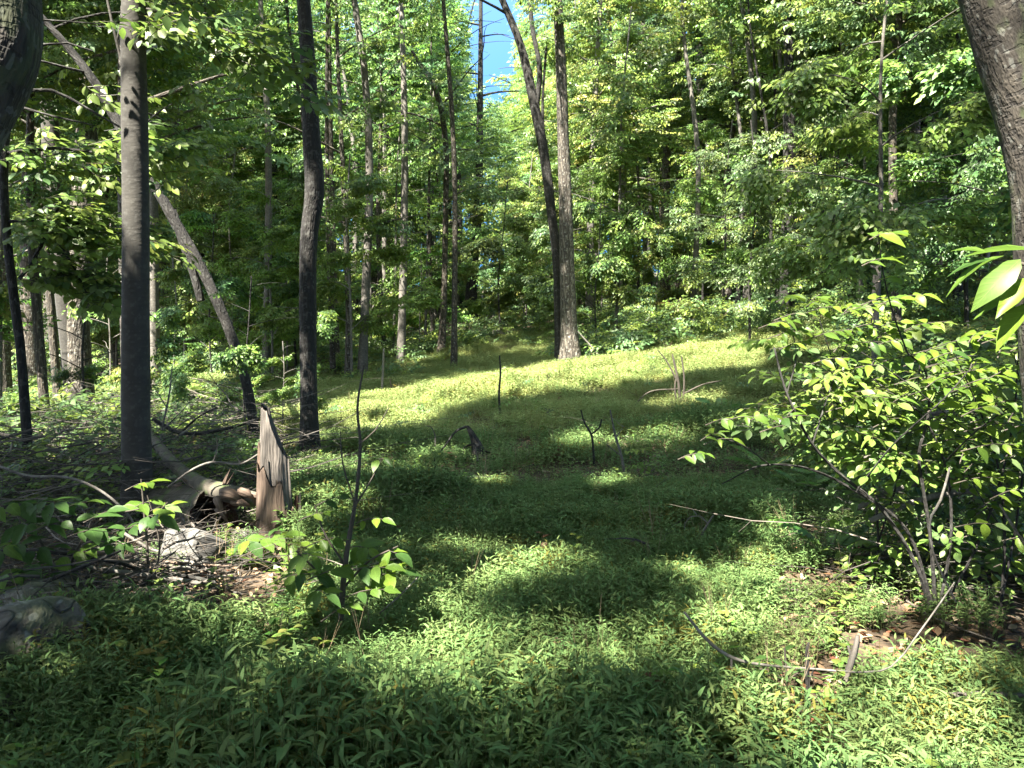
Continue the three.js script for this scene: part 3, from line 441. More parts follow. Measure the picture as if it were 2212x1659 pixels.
// far wood that closes the view, and low growth on the forest floor
{
  const r = rngOf(91), far = [];
  for (let k = 0; k < 16000; k++) { const d = 78 + 45 * r(), x = (r() * 2 - 1) * (0.75 * d + 6), y = ground(x, -d) + 26 * Math.pow(r(), 1.25), p = V(x, y, -d); if (inGap(p)) continue; far.push([mat4s(p, r() * 6.28, (r() - 0.5) * 0.9, (r() - 0.5) * 1.2, 3.4 + 2 * r()), tint(r, MIX)]); }
  instanced('distant_woodland', SPRAY_FAR[0], M.leaf, far, scene);
  const low = [];
  for (let k = 0; k < 40000; k++) {
    const d = 6.5 + 66 * Math.pow(r(), 1.3), x = (r() * 2 - 1) * (0.72 * d + 2); if ((x > 0.40 * d + 0.5 ? d < 6.6 : d < 18 + 0.1 * Math.abs(x)) && x > -6.2) continue; const den = fbm(x * 0.3 + 5, d * 0.3, 60, 3); if (den < 0.42) continue;
    const p = V(x, ground(x, -d) + (0.05 + (d > 17 ? 1.3 : 1.0) * (den - 0.3) * 1.6 * r()), -d); if (sunny(p, r) && r() < 0.7) continue; low.push([mat4s(p, r() * 6.28, (r() - 0.3) * 0.7, (r() - 0.5) * 0.8, 0.6 + 0.6 * r()), tint(r, ['mid', 'deep', 'lime', 'cool'])]);
  }
  for (let k = 0; k < 260; k++) { const d = 8 + 11 * r(), x = -0.25 * d + 0.75 * d * r(); if (fbm(x * 0.5, d * 0.5, 63, 2) < 0.5) continue; low.push([mat4s(V(x, ground(x, -d) + 0.08 + 0.25 * r(), -d), r() * 6.28, (r() - 0.3) * 0.7, (r() - 0.5) * 0.8, 0.3 + 0.4 * r()), tint(r, ['mid', 'lime', 'cool'])]); }
  for (let k = 0; k < 1100; k++) { const d = 6.8 + 8 * r(), x = -d * (0.33 + 0.4 * r()); low.push([mat4s(V(x, ground(x, -d) + 0.1 + 0.6 * r() * r(), -d), r() * 6.28, (r() - 0.3) * 0.7, (r() - 0.5) * 0.8, 0.35 + 0.5 * r()), tint(r, ['mid', 'deep', 'lime', 'deep'])]); }
  instanced('undergrowth', SPRAY_MID[1], M.leaf, low, scene).userData.label = 'low leafy undergrowth on the floor of the wood';
}

// ───────────────────────── ground cover ─────────────────────────
function grassPatch(seed, { stems = 32, R = 0.16, H = 0.23, L = 0.054, W = 0.0115, nl = 7, shape = 'lance' }) {
  const r = rngOf(seed), s = new Soup();
  for (let k = 0; k < stems; k++) {
    const a = r() * 6.28, q = R * Math.sqrt(r()), lean = (r() - 0.5) * 0.5, la = r() * 6.28, h = H * (0.6 + 0.6 * r()), p0 = V(Math.cos(a) * q, 0, Math.sin(a) * q), p1 = p0.clone().add(V(Math.cos(la) * lean * h, h, Math.sin(la) * lean * h));
    stick(s, p0, p1, 0.0014, 0.0008, [1.1, 0.85, 0.9]); let yaw = r() * 6.28; const kk = 0.8 + 0.4 * r();
    for (let i = 0; i < nl; i++) {
      const t = 0.35 + 0.65 * (i + 0.5) / nl, p = p0.clone().lerp(p1, t); yaw += Math.PI + (r() - 0.5) * 1.2;
      const c = kk * (0.85 + 0.3 * r()), l = L * (0.65 + 0.55 * r()) * (1 - 0.3 * Math.pow(t, 4));
      leaf(s, mat4(p, yaw, 0.55 + (r() - 0.5) * 0.7 + (t > 0.93 ? 0.4 : 0), (r() - 0.5) * 0.8), l, W * (0.8 + 0.4 * r()) * (l / L + 0.2), [c * (0.95 + 0.15 * r()), c, c], { shape, fold: 0.2, droop: 0.35 + 0.45 * r(), spine: false });
    }
  }
  return s.geo();
}
{
  const near = [1, 2, 3].map((k) => grassPatch(400 + k, {})), r = rngOf(77), lists = [[], [], []], farList = [];
  const farPatch = grassPatch(440, { stems: 46, R: 0.34, H: 0.19, L: 0.07, W: 0.015, nl: 5, shape: 'diamond' });
  const place = (x, z, out, sc) => {
    const d = -z, n = fbm(x * 1.1 + 30, z * 1.1 + 30, 21, 3), b = fbm(x * 2.6 + 3, z * 2.6 + 8, 25, 2);
    if (x < -1.15 - 0.1 * (d - 3) && d > 3.9 && d < 12 && x < -0.31 * d + 0.2) { if (r() > 0.035) return; sc *= 0.75; }             // the brush pile
    if (d < 9 && b < 0.33) return;
    if (x > 1.0 && d > 3.3 && x > (d < 6.5 ? 0.34 : 0.42) * d && r() > (d < 6.5 ? 0.15 : 0.35)) return;                                          // bare shade under the shrub
    const k = 0.45 + 1.0 * n * n * 2 * (0.7 + 0.6 * b) * 0.6 + 0.25 * r(), g = 0.75 + 0.6 * fbm(x * 0.7, z * 0.7, 29, 3);
    const c = r() < 0.04 ? [0.13, 0.13, 0.03] : d > 10.5 ? [0.2 * g * (0.9 + 0.25 * r()), 0.265 * g, 0.095 * g] : [0.112 * g * (0.9 + 0.3 * r()), 0.19 * g, 0.066 * g];  // far grass lighter and yellower: sunlight of the band put into its colour
    out.push([mat4(V(x, ground(x, z) - 0.02, z), r() * 6.28, (r() - 0.5) * 0.2, (r() - 0.5) * 0.2, k * sc), c]);
  };
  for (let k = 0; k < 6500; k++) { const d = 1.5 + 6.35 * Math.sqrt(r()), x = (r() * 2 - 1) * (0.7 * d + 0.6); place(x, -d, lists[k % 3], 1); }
  for (let k = 0; k < 9500; k++) { const d = 6.8 + 14.5 * Math.sqrt(r()), x = lerp(-0.5 * d - 0.4, 0.72 * d + 0.6, r()); if (d > 17.5 + 0.25 * Math.abs(x) + 2 * noise2(x, d, 5) && r() > 0.25) continue; place(x, -d, farList, 1); }
  for (let k = 0; k < 1700; k++) { const d = 17 + 12 * r(), x = -0.06 * d + (r() - 0.5) * 0.3 * d; place(x, -d, farList, 0.9); }
  for (let k = 0; k < 2600; k++) { const d = 9 + 12 * r(), x = -d * (0.25 + 0.5 * r()); if (fbm(x * 0.6, d * 0.6, 31, 2) < 0.45) continue; place(x, -d, farList, 1); }
  const g = new THREE.Group(); g.name = 'grass'; g.userData = { kind: 'stuff', label: 'low leafy stilt grass covering the clearing' }; scene.add(g);
  const weedGeo = (() => { const q = rngOf(460), w = new Soup(); for (let k = 0; k < 5; k++) { const a = q() * 6.28, h = 0.1 + 0.2 * q(), p0 = V(0.08 * (q() - 0.5), 0, 0.08 * (q() - 0.5)), p1 = p0.clone().add(V(Math.cos(a) * 0.06, h, Math.sin(a) * 0.06)); stick(w, p0, p1, 0.0016, 0.001, [0.9, 0.7, 0.8]); for (let i = 0; i < 6; i++) leaf(w, mat4(p0.clone().lerp(p1, 0.45 + 0.55 * i / 5), a + i * 2.4, 0.2 + (q() - 0.5) * 0.6, (q() - 0.5) * 0.7), 0.04 + 0.045 * q(), 0.026 + 0.02 * q(), [1, 1, 1].map((x) => x * (0.8 + 0.4 * q())), { shape: 'wide', droop: 0.3, fold: 0.2 }); } return w.geo(); })(), weeds = [];
  for (let k = 0; k < 1100; k++) { const d = 2.0 + 17 * Math.pow(r(), 1.4), x = (r() * 2 - 1) * (0.7 * d + 0.5); if (fbm(x * 0.9 + 3, d * 0.9, 91, 3) < 0.5 || (x < -0.33 * d && d > 3.9 && d < 12 && r() < 0.6)) continue; const f = r(); weeds.push([mat4(V(x, ground(x, -d), -d), r() * 6.28, 0, 0, 0.55 + 0.5 * r()), f < 0.06 ? [0.2, 0.19, 0.05] : f < 0.1 ? [0.13, 0.09, 0.05] : [0.09 + 0.05 * r(), 0.17 + 0.05 * r(), 0.045]]); }
  instanced('weed', weedGeo, M.grass, weeds, g);
  const straw = new Soup(); { const q = rngOf(461); for (let k = 0; k < 7; k++) { const a = q() * 6.28, p0 = V(0.12 * (q() - 0.5), 0, 0.12 * (q() - 0.5)), p1 = p0.clone().add(V(Math.cos(a) * 0.15 * q(), 0.2 + 0.22 * q(), Math.sin(a) * 0.15 * q())); stick(straw, p0, p1, 0.0016, 0.0007, [1, 1, 1]); if (q() < 0.5) stick(straw, p0.clone().lerp(p1, 0.6), p1.clone().add(V(0.1 * (q() - 0.5), 0.02, 0.1 * (q() - 0.5))), 0.001, 0.0005, [1, 1, 1]); } }
  const straws = []; for (let k = 0; k < 170; k++) { const d = 3 + 15 * r(), x = (r() * 2 - 1) * (0.68 * d); const b = 0.5 + r(); straws.push([mat4(V(x, ground(x, -d), -d), r() * 6.28, (r() - 0.5) * 0.7, (r() - 0.5) * 0.7, 0.7 + 0.6 * r()), [0.2 * b, 0.15 * b, 0.09 * b]]); }
  instanced('dry_stem', straw.geo(), M.litter, straws, g);
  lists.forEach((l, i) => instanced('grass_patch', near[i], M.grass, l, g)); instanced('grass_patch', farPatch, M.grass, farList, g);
  // fallen leaves
  const one = new Soup(); leaf(one, mat4(V(-0.04, 0, 0), 0, 0, 0), 0.08, 0.05, [1, 1, 1], { shape: 'wide', fold: 0.5, droop: -0.2 }); const lg = one.geo(), fl = [];
  for (let k = 0; k < 26000; k++) { const d = 1 + 26 * Math.pow(r(), 1.5), x = (r() * 2 - 1) * (0.72 * d + 0.8), b = 0.6 + 0.8 * r(), t = r(); fl.push([mat4(V(x, ground(x, -d) + 0.012 + 0.02 * r(), -d), r() * 6.28, (r() - 0.5) * 0.8, (r() - 0.5) * 0.9, 0.45 + 0.45 * r()), t < 0.7 ? [0.16 * b, 0.1 * b, 0.055 * b] : t < 0.9 ? [0.24 * b, 0.19 * b, 0.13 * b] : [0.2 * b, 0.075 * b, 0.04 * b]]); }
  instanced('leaf_litter', lg, M.litter, fl, scene).userData.label = 'brown fallen leaves lying on the ground';
}
// ───────────────────────── the broken stump, the hollow log, stones ─────────────────────────
{ // snag: weathered inner wood rising to a slanting point, a jagged sleeve of tan wood round its foot, splinters standing beside it
  const d = groundDepth(600, 1168), base = at(600, 1168, d); base.y -= 0.06;
  const t = thing('broken_stump', 'tall weathered broken stump with a slanting pointed top and torn tan sides', 'tree stump', base), u = d / F;
  const shell = (name, mat, ringR, topOf, bottom, seed, lean = 0) => {
    const n = 56, rows = 22, pos = [], uv = [], idx = [];
    for (let k = 0; k <= rows; k++) for (let j = 0; j <= n; j++) {
      const a = (j % n) / n * 6.2832, top = topOf(a), f = k / rows, y = lerp(bottom, top, f);
      const flute = 1 + 0.09 * (fbm(Math.cos(a) * 5 + 9, Math.sin(a) * 5 + 9 + y * 0.7, seed, 4) - 0.5) * 2;
      const r = ringR(a, y) * flute; pos.push(Math.cos(a) * r + lean * y, y, Math.sin(a) * r * 0.9); uv.push(a * 0.12, y);
    }
    for (let k = 0; k < rows; k++) for (let j = 0; j < n; j++) { const p = k * (n + 1) + j, q = p + n + 1; idx.push(p, q, p + 1, p + 1, q, q + 1); }
    const c = pos.length / 3; let yc = 9; for (let j = 0; j < n; j++) yc = Math.min(yc, pos[(rows * (n + 1) + j) * 3 + 1]); pos.push(lean * yc, Math.max(bottom, yc - 0.1), 0); uv.push(0, yc);
    for (let j = 0; j < n; j++) idx.push(rows * (n + 1) + j + 1, rows * (n + 1) + j, c);
    const g = new THREE.BufferGeometry(); g.setAttribute('position', new THREE.Float32BufferAttribute(pos, 3)); g.setAttribute('uv', new THREE.Float32BufferAttribute(uv, 2)); g.setIndex(idx); g.computeVertexNormals();
    return part(name, g, mat, t);
  };
  const H = 320 * u;
  shell('inner_wood', BARK.dead, (a, y) => u * (34 - 7 * y / H) * (y > H * 0.6 ? lerp(1, 0.78, (y - H * 0.6) / (H * 0.4)) : 1), (a) => { const x = Math.cos(a + 0.15); return H * (x < -0.3 ? 1 - 0.05 * (x + 1) : lerp(0.965, 0.62, Math.pow((x + 0.3) / 1.3, 0.8))) - 0.02 * noise2(a * 9, 1, 3); }, -0.05, 5, -0.03);
  shell('outer_wood', BARK.tan, (a, y) => u * (43 - 7 * clamp(y / H, 0, 1)) + 0.035 * Math.exp(-Math.max(0, y) * 7), (a) => { const x = Math.cos(a), zf = Math.sin(a); return H * (x > 0.55 ? 0.3 : lerp(0.42, 0.62, noise2(Math.cos(a) * 2.2 + 4, Math.sin(a) * 2.2 + 4, 8))) - 0.1 * noise2(a * 9, 2, 9) * noise2(a * 3, 5, 2); }, -0.08, 9, -0.012);
  const splint = (name, mat, x, z, w, th, h, tilt, seed) => { const n = 9, pos = [], idx = [], uv = []; for (let k = 0; k <= n; k++) { const f = k / n, ww = w * (1 - 0.75 * f * f) * (0.8 + 0.4 * noise2(f * 6, seed, seed)), tt = th * (1 - 0.7 * f); for (const [sx, sz] of [[-1, -1], [1, -1], [1, 1], [-1, 1]]) { pos.push(x + sx * ww / 2 + tilt * f * h, -0.06 + f * h, z + sz * tt / 2); uv.push(sx * ww, f * h); } } for (let k = 0; k < n; k++) for (let j = 0; j < 4; j++) { const a = k * 4 + j, b = k * 4 + (j + 1) % 4; idx.push(a, a + 4, b, b, a + 4, b + 4); } idx.push(n * 4, n * 4 + 2, n * 4 + 1, n * 4, n * 4 + 3, n * 4 + 2); const g = new THREE.BufferGeometry(); g.setAttribute('position', new THREE.Float32BufferAttribute(pos, 3)); g.setAttribute('uv', new THREE.Float32BufferAttribute(uv, 2)); g.setIndex(idx); return part(name, g.toNonIndexed(), mat, t).geometry.computeVertexNormals(); };
  splint('splinter', BARK.tan, -34 * u, 0.05, 16 * u, 0.03, 250 * u, 0.0, 13);
  splint('splinter', BARK.dead, -12 * u, 0.112, 20 * u, 0.02, 215 * u, 0.0, 14);
  splint('splinter', BARK.tan, 10 * u, 0.118, 22 * u, 0.025, 170 * u, 0.004, 15);
  splint('splinter', BARK.dead, 29 * u, 0.02, 12 * u, 0.03, 212 * u, -0.01, 3);
  splint('splinter', BARK.rot, 38 * u, -0.03, 26 * u, 0.08, 130 * u, 0.02, 4);
  splint('splinter', BARK.rot, 44 * u, 0.03, 18 * u, 0.05, 95 * u, 0.05, 5);
  splint('splinter', BARK.dead, 47 * u, 0.0, 8 * u, 0.03, 138 * u, 0.02, 6);
  splint('splinter', BARK.rot, -36 * u, 0.03, 22 * u, 0.06, 60 * u, -0.03, 7);
  splint('splinter', BARK.mossy, 52 * u, -0.06, 16 * u, 0.05, 75 * u, 0.06, 8);
}
{ // hollow log with its rotten mouth towards the stump, and the broken limb lying over it
  const d = 6.35, c = at(480, 1112, d), t = thing('hollow_log', 'fallen hollow log with a dark rotten mouth beside the broken stump', 'log', V(c.x, ground(c.x, c.z), c.z));
  const far = at(175, 1065, d + 1.7), axis = far.clone().sub(c), N = 26, rows = 14, pos = [], uv = [], idx = [], R = 0.215;
  const right = V(0, 1, 0).cross(axis).normalize(), up = axis.clone().cross(right).normalize();
  const ring = (f, rr, seed) => { for (let j = 0; j <= N; j++) { const a = (j % N) / N * 6.2832, lip = f === 0 ? 0.16 * (fbm(Math.cos(a) * 2 + 5, Math.sin(a) * 2 + 5, 4, 2) - 0.3) * 2 : 0, r = rr * (1 + 0.2 * (fbm(Math.cos(a) * 2 + 7, Math.sin(a) * 2 + f * 6, seed, 3) - 0.5)); const p = c.clone().addScaledVector(axis, f + lip * 0.35).addScaledVector(right, Math.cos(a) * r).addScaledVector(up, Math.sin(a) * r).sub(t.position); pos.push(p.x, p.y, p.z); uv.push(a * R, f * axis.length()); } };
  for (let k = 0; k <= rows; k++) ring(k / rows, R * (1 - 0.25 * k / rows), 3);
  for (let k = 0; k < rows; k++) for (let j = 0; j < N; j++) { const a = k * (N + 1) + j, b = a + N + 1; idx.push(a, a + 1, b, a + 1, b + 1, b); }
  const mk = (p, u2, i) => { const g = new THREE.BufferGeometry(); g.setAttribute('position', new THREE.Float32BufferAttribute(p, 3)); g.setAttribute('uv', new THREE.Float32BufferAttribute(u2, 2)); g.setIndex(i); g.computeVertexNormals(); return g; };
  part('bark', mk(pos, uv, idx), BARK.mossy, t);
  const op = pos.slice(0, (N + 1) * 3); pos.length = 0; uv.length = 0; idx.length = 0;
  pos.push(...op); for (let j = 0; j <= N; j++) uv.push(j * 0.04, 0);
  for (let k = 1; k <= 6; k++) ring(0.004 + k * 0.06, R * (k === 1 ? 0.76 : 0.72 - 0.04 * k), 8);
  for (let k = 0; k < 6; k++) for (let j = 0; j < N; j++) { const a = k * (N + 1) + j, b = a + N + 1; idx.push(a, b, a + 1, a + 1, b, b + 1); }
  const e = pos.length / 3, m = c.clone().addScaledVector(axis, 0.4).sub(t.position); pos.push(m.x, m.y, m.z); uv.push(0, 0); for (let j = 0; j < N; j++) idx.push(6 * (N + 1) + j, e, 6 * (N + 1) + j + 1);
  part('hollow', mk(pos, uv, idx), BARK.rot, t);
  const loc = (px, py, dd) => at(px, py, dd).sub(t.position), w = (px) => px / 2 / F * d;
  for (const [a, b, wa, wb] of [[[520, 1062], [548, 1078], 22, 3], [[486, 1065], [516, 1078], 26, 12], [[468, 1078], [478, 1108], 16, 9], [[470, 1100], [492, 1128], 12, 4], [[505, 1085], [540, 1092], 16, 3]]) part('torn_wood', tube([loc(...a, d - 0.2), loc((a[0] + b[0]) / 2, (a[1] + b[1]) / 2 - 3, d - 0.26), loc(...b, d - 0.24)], [w(wa), w(wa * 0.9), w(wb)], 7, { step: 0.03, wob: 0.35, seed: a[0] }), BARK.tan, t);
  const l = thing('fallen_limb', 'thick mossy broken limb lying across the hollow log, its torn end pale', 'fallen branch', (() => { const p = at(450, 1060, d - 0.05); return V(p.x, ground(p.x, p.z), p.z); })());
  const ll = (px, py, dd) => at(px, py, dd).sub(l.position);
  part('limb', tube([ll(318, 930, d + 1.4), ll(352, 975, d + 1.0), ll(385, 1012, d + 0.6), ll(430, 1045, d + 0.25), ll(480, 1062, d), ll(540, 1078, d - 0.15), ll(556, 1080, d - 0.18)], [w(22), w(25), w(30), w(36), w(38), w(36), w(26)], 14, { step: 0.08, wob: 0.16, seed: 5 }), BARK.mossy, l);
  part('torn_wood', tube([ll(528, 1078, d - 0.16), ll(560, 1068, d - 0.2), ll(588, 1058, d - 0.2)], [w(20), w(15), w(2)], 7, { step: 0.03, wob: 0.3, seed: 2 }), BARK.tan, l);
  for (const [a, b, s] of [[[483, 1056], [498, 1012], 9], [[487, 1056], [506, 1020], 6], [[480, 1056], [490, 1024], 7], [[566, 1066], [564, 1036], 5], [[402, 1040], [390, 1028], 8], [[392, 1046], [372, 1050], 10]]) part('splinter', tube([ll(...a, d - 0.02), ll((a[0] + b[0]) / 2 - 1, (a[1] + b[1]) / 2, d - 0.03), ll(...b, d - 0.02)], [w(s), w(s * 0.7), w(1)], 5, { step: 0.04, wob: 0.2, seed: s }), BARK.tan, l);
}
function stone(name, label, px, py, w, h, dep, mat, seed, sink = 0.3, d = groundDepth(px, py)) {
  const c = at(px, py, d), g = new THREE.IcosahedronGeometry(1, 4), P = g.attributes.position, r = rngOf(seed), cuts = [...Array(14)].map((_, i) => [i ? V(r() - 0.5, (r() - 0.4) * 0.8, r() - 0.5).normalize() : V(0.1, 1, 0.15).normalize(), 0.5 + 0.3 * r()]), v = V(0, 0, 0);
  for (let i = 0; i < P.count; i++) { v.fromBufferAttribute(P, i); for (const [n, k] of cuts) { const q = v.dot(n); if (q > k) v.addScaledVector(n, (k - q) * 0.9); } const q = v.clone(); v.multiplyScalar(1 + 0.22 * (fbm(q.x * 3 + 9 + q.z * 2, q.y * 3 + 9 - q.z, seed, 4) - 0.5)); P.setXYZ(i, v.x * w / 2 / F * d * 1.25, v.y * h / F * d * 0.85, v.z * dep / 2); }
  const U = []; for (let i = 0; i < P.count; i++) U.push(P.getX(i) + P.getZ(i) * 0.5, P.getY(i) + P.getZ(i) * 0.6); g.setAttribute('uv', new THREE.Float32BufferAttribute(U, 2));
  g.deleteAttribute('normal'); const k = new THREE.BufferGeometry(); const key = new Map(), pos = [], uv = [], idx = []; for (let i = 0; i < P.count; i++) { const id = [P.getX(i), P.getY(i), P.getZ(i)].map((x) => x.toFixed(5)).join(); if (!key.has(id)) { key.set(id, pos.length / 3); pos.push(P.getX(i), P.getY(i), P.getZ(i)); uv.push(U[2 * i], U[2 * i + 1]); } idx.push(key.get(id)); }
  k.setAttribute('position', new THREE.Float32BufferAttribute(pos, 3)); k.setAttribute('uv', new THREE.Float32BufferAttribute(uv, 2)); k.setIndex(idx); k.computeVertexNormals();
  const m = part(numbered(name), k, mat, scene); m.position.set(c.x, ground(c.x, c.z) + h / F * d * (0.5 - sink), c.z); m.rotation.y = seed; m.userData = { label, category: 'rock' }; return m;
}
stone('boulder', 'pale grey flat-topped boulder in front of the hollow log', 412, 1225, 128, 78, 0.5, ROCK.light, 3, 0.02);
stone('rock', 'small half buried stone between the boulder and the stump', 522, 1180, 50, 36, 0.25, ROCK.dark, 5, 0.1);
stone('boulder', 'long grey rock under the dead branches at the left', 100, 1330, 190, 80, 0.6, ROCK.dark, 8, 0.1);
stone('boulder', 'large dark rough rock at the left edge below the dead branches', 40, 1470, 190, 160, 0.75, ROCK.dark, 11, 0.12);
stone('boulder', 'low mossy rock in the bottom left corner', -5, 1600, 170, 90, 0.6, ROCK.dark, 17, 0.15);
stone('rock', 'dark upright stone at the head of the clearing', 1066, 706, 26, 22, 0.35, ROCK.dark, 21, 0.05);
stone('rock', 'dark low stone just below the upright stone at the head of the clearing', 1077, 732, 34, 18, 0.4, ROCK.dark, 22, 0.05);

// ───────────────────────── leaves one can tell apart ─────────────────────────
const veins = texture(128, (u, v) => { const s = Math.abs(v - 0.5) * 2, mid = Math.exp(-Math.pow(s / 0.05, 2)), q = (u * 9 - s * 1.6) % 1, side = Math.exp(-Math.pow((((q + 1) % 1) - 0.5) / 0.09, 2)) * (1 - s * 0.6) * 0.5; const k = 0.84 + 0.16 * noise2(u * 9, v * 9, 4, 9, 9) + 0.3 * Math.max(mid, side); return [k * 0.8, k * 0.78, k * 0.8]; }, false);
veins.wrapS = veins.wrapT = THREE.ClampToEdgeWrapping;
const veinBump = texture(128, (u, v) => { const s = Math.abs(v - 0.5) * 2, q = (u * 9 - s * 1.6) % 1; return [0.7 - 0.5 * Math.max(Math.exp(-Math.pow(s / 0.06, 2)), 0.6 * Math.exp(-Math.pow((((q + 1) % 1) - 0.5) / 0.14, 2)))]; }, false);
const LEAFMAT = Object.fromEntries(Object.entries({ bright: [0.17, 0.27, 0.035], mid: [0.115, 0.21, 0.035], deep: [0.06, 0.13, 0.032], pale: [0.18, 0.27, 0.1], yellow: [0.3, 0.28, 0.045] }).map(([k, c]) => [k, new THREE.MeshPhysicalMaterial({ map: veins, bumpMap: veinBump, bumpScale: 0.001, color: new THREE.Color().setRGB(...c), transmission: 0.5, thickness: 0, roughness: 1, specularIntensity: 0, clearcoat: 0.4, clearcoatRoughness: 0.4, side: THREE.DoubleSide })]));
const BLADE = [0, 1, 2, 3, 4].map((k) => { const r = rngOf(900 + k), s = new Soup(); leaf(s, mat4(V(0, 0, 0), 0, 0, 0), 1, [0.5, 0.56, 0.46, 0.6, 0.42][k], [1, 1, 1], { shape: 'oval', fold: 0.1 + 0.3 * r(), droop: 0.1 + 0.35 * r(), twist: (r() - 0.5) * 0.6 }); const g = s.geo(); g.deleteAttribute('color'); return g; });
function blade(parent, p, yaw, pitch, roll, L, mat, r) { const m = part('leaf', BLADE[Math.floor(r() * 5)], mat, parent); m.position.copy(p); m.quaternion.setFromEuler(new THREE.Euler(roll, yaw, pitch, 'YZX')).premultiply(LIGHTWARD); m.scale.setScalar(L); return m; }
const pick = (r, list) => LEAFMAT[list[Math.floor(r() * list.length)]];
// a leafy shoot: n leaves set alternately along the last stretch of a twig (points local to its thing)
function shoot(parent, pts, n, L, mats, r, { from = 0.35, droop = -0.15, tip = true } = {}) {
  const c = new THREE.CatmullRomCurve3(pts); let s = r() < 0.5 ? 1 : -1;
  for (let i = 0; i < n; i++) { const t = from + (1 - from) * (i + 0.7) / n, p = c.getPoint(Math.min(1, t)), g = c.getTangent(Math.min(1, t)); s = -s; const yaw = Math.atan2(-g.z, g.x) + (tip && i === n - 1 ? (r() - 0.5) * 0.6 : s * (0.8 + 0.5 * r())); blade(parent, p, yaw, droop + (r() - 0.5) * 0.6, (r() - 0.5) * 0.8, L * (0.65 + 0.55 * r()), pick(r, mats), r); }
}
// a woody plant: stems traced in the photograph [x, y, width, distance], leaves on clusters at [x, y, distance, count, length]
function traced(name, label, category, foot, stems, o = {}) {
  const d0 = o.d ?? groundDepth(foot[0], foot[1]), f = at(foot[0], foot[1], d0), t = thing(name, label, category, V(f.x, ground(f.x, f.z) - 0.03, f.z), o.group), bark = o.bark ?? BARK.twig;
  stems.forEach((st, i) => { const pts = st.map(([x, y, , dd]) => at(x, y, d0 + (dd ?? 0)).sub(t.position)); if (!i && !o.float) pts[0].y = Math.min(pts[0].y, -0.02); part(o.stem ?? (i ? 'branch' : 'stem'), tube(pts, st.map(([, , w]) => Math.max(0.0022, w * (o.thin ?? 1) / 2 / F * d0)), 7, { step: o.step ?? 0.07, wob: 0.12, seed: i + foot[0] }), bark, t); });
  return t;
}
function clusters(t, list, mats, seed, o = {}) {
  const r = rngOf(seed);
  for (const [x, y, d, n, px, spanX = 40, m] of list) { const L = px * 0.86 / F * d, c = at(x, y, d).sub(t.position), dir = (r() - 0.5) * 2 + (o.dir ?? 0), len = spanX / F * d; const pts = [c.clone().add(V(-Math.cos(dir) * len * 0.7, -0.12 * len - 0.02, Math.sin(dir) * len * 0.7)), c.clone(), c.clone().add(V(Math.cos(dir) * len * 0.6, 0.03 * len, -Math.sin(dir) * len * 0.6))]; part('twig', tube(pts, [0.0032, 0.0025, 0.0015], 5, { step: 0.05, seed: x }), BARK.twig, t); shoot(t, pts, n + (o.more ?? 0), L, m ?? mats, r, { from: 0.1, ...o }); }
}

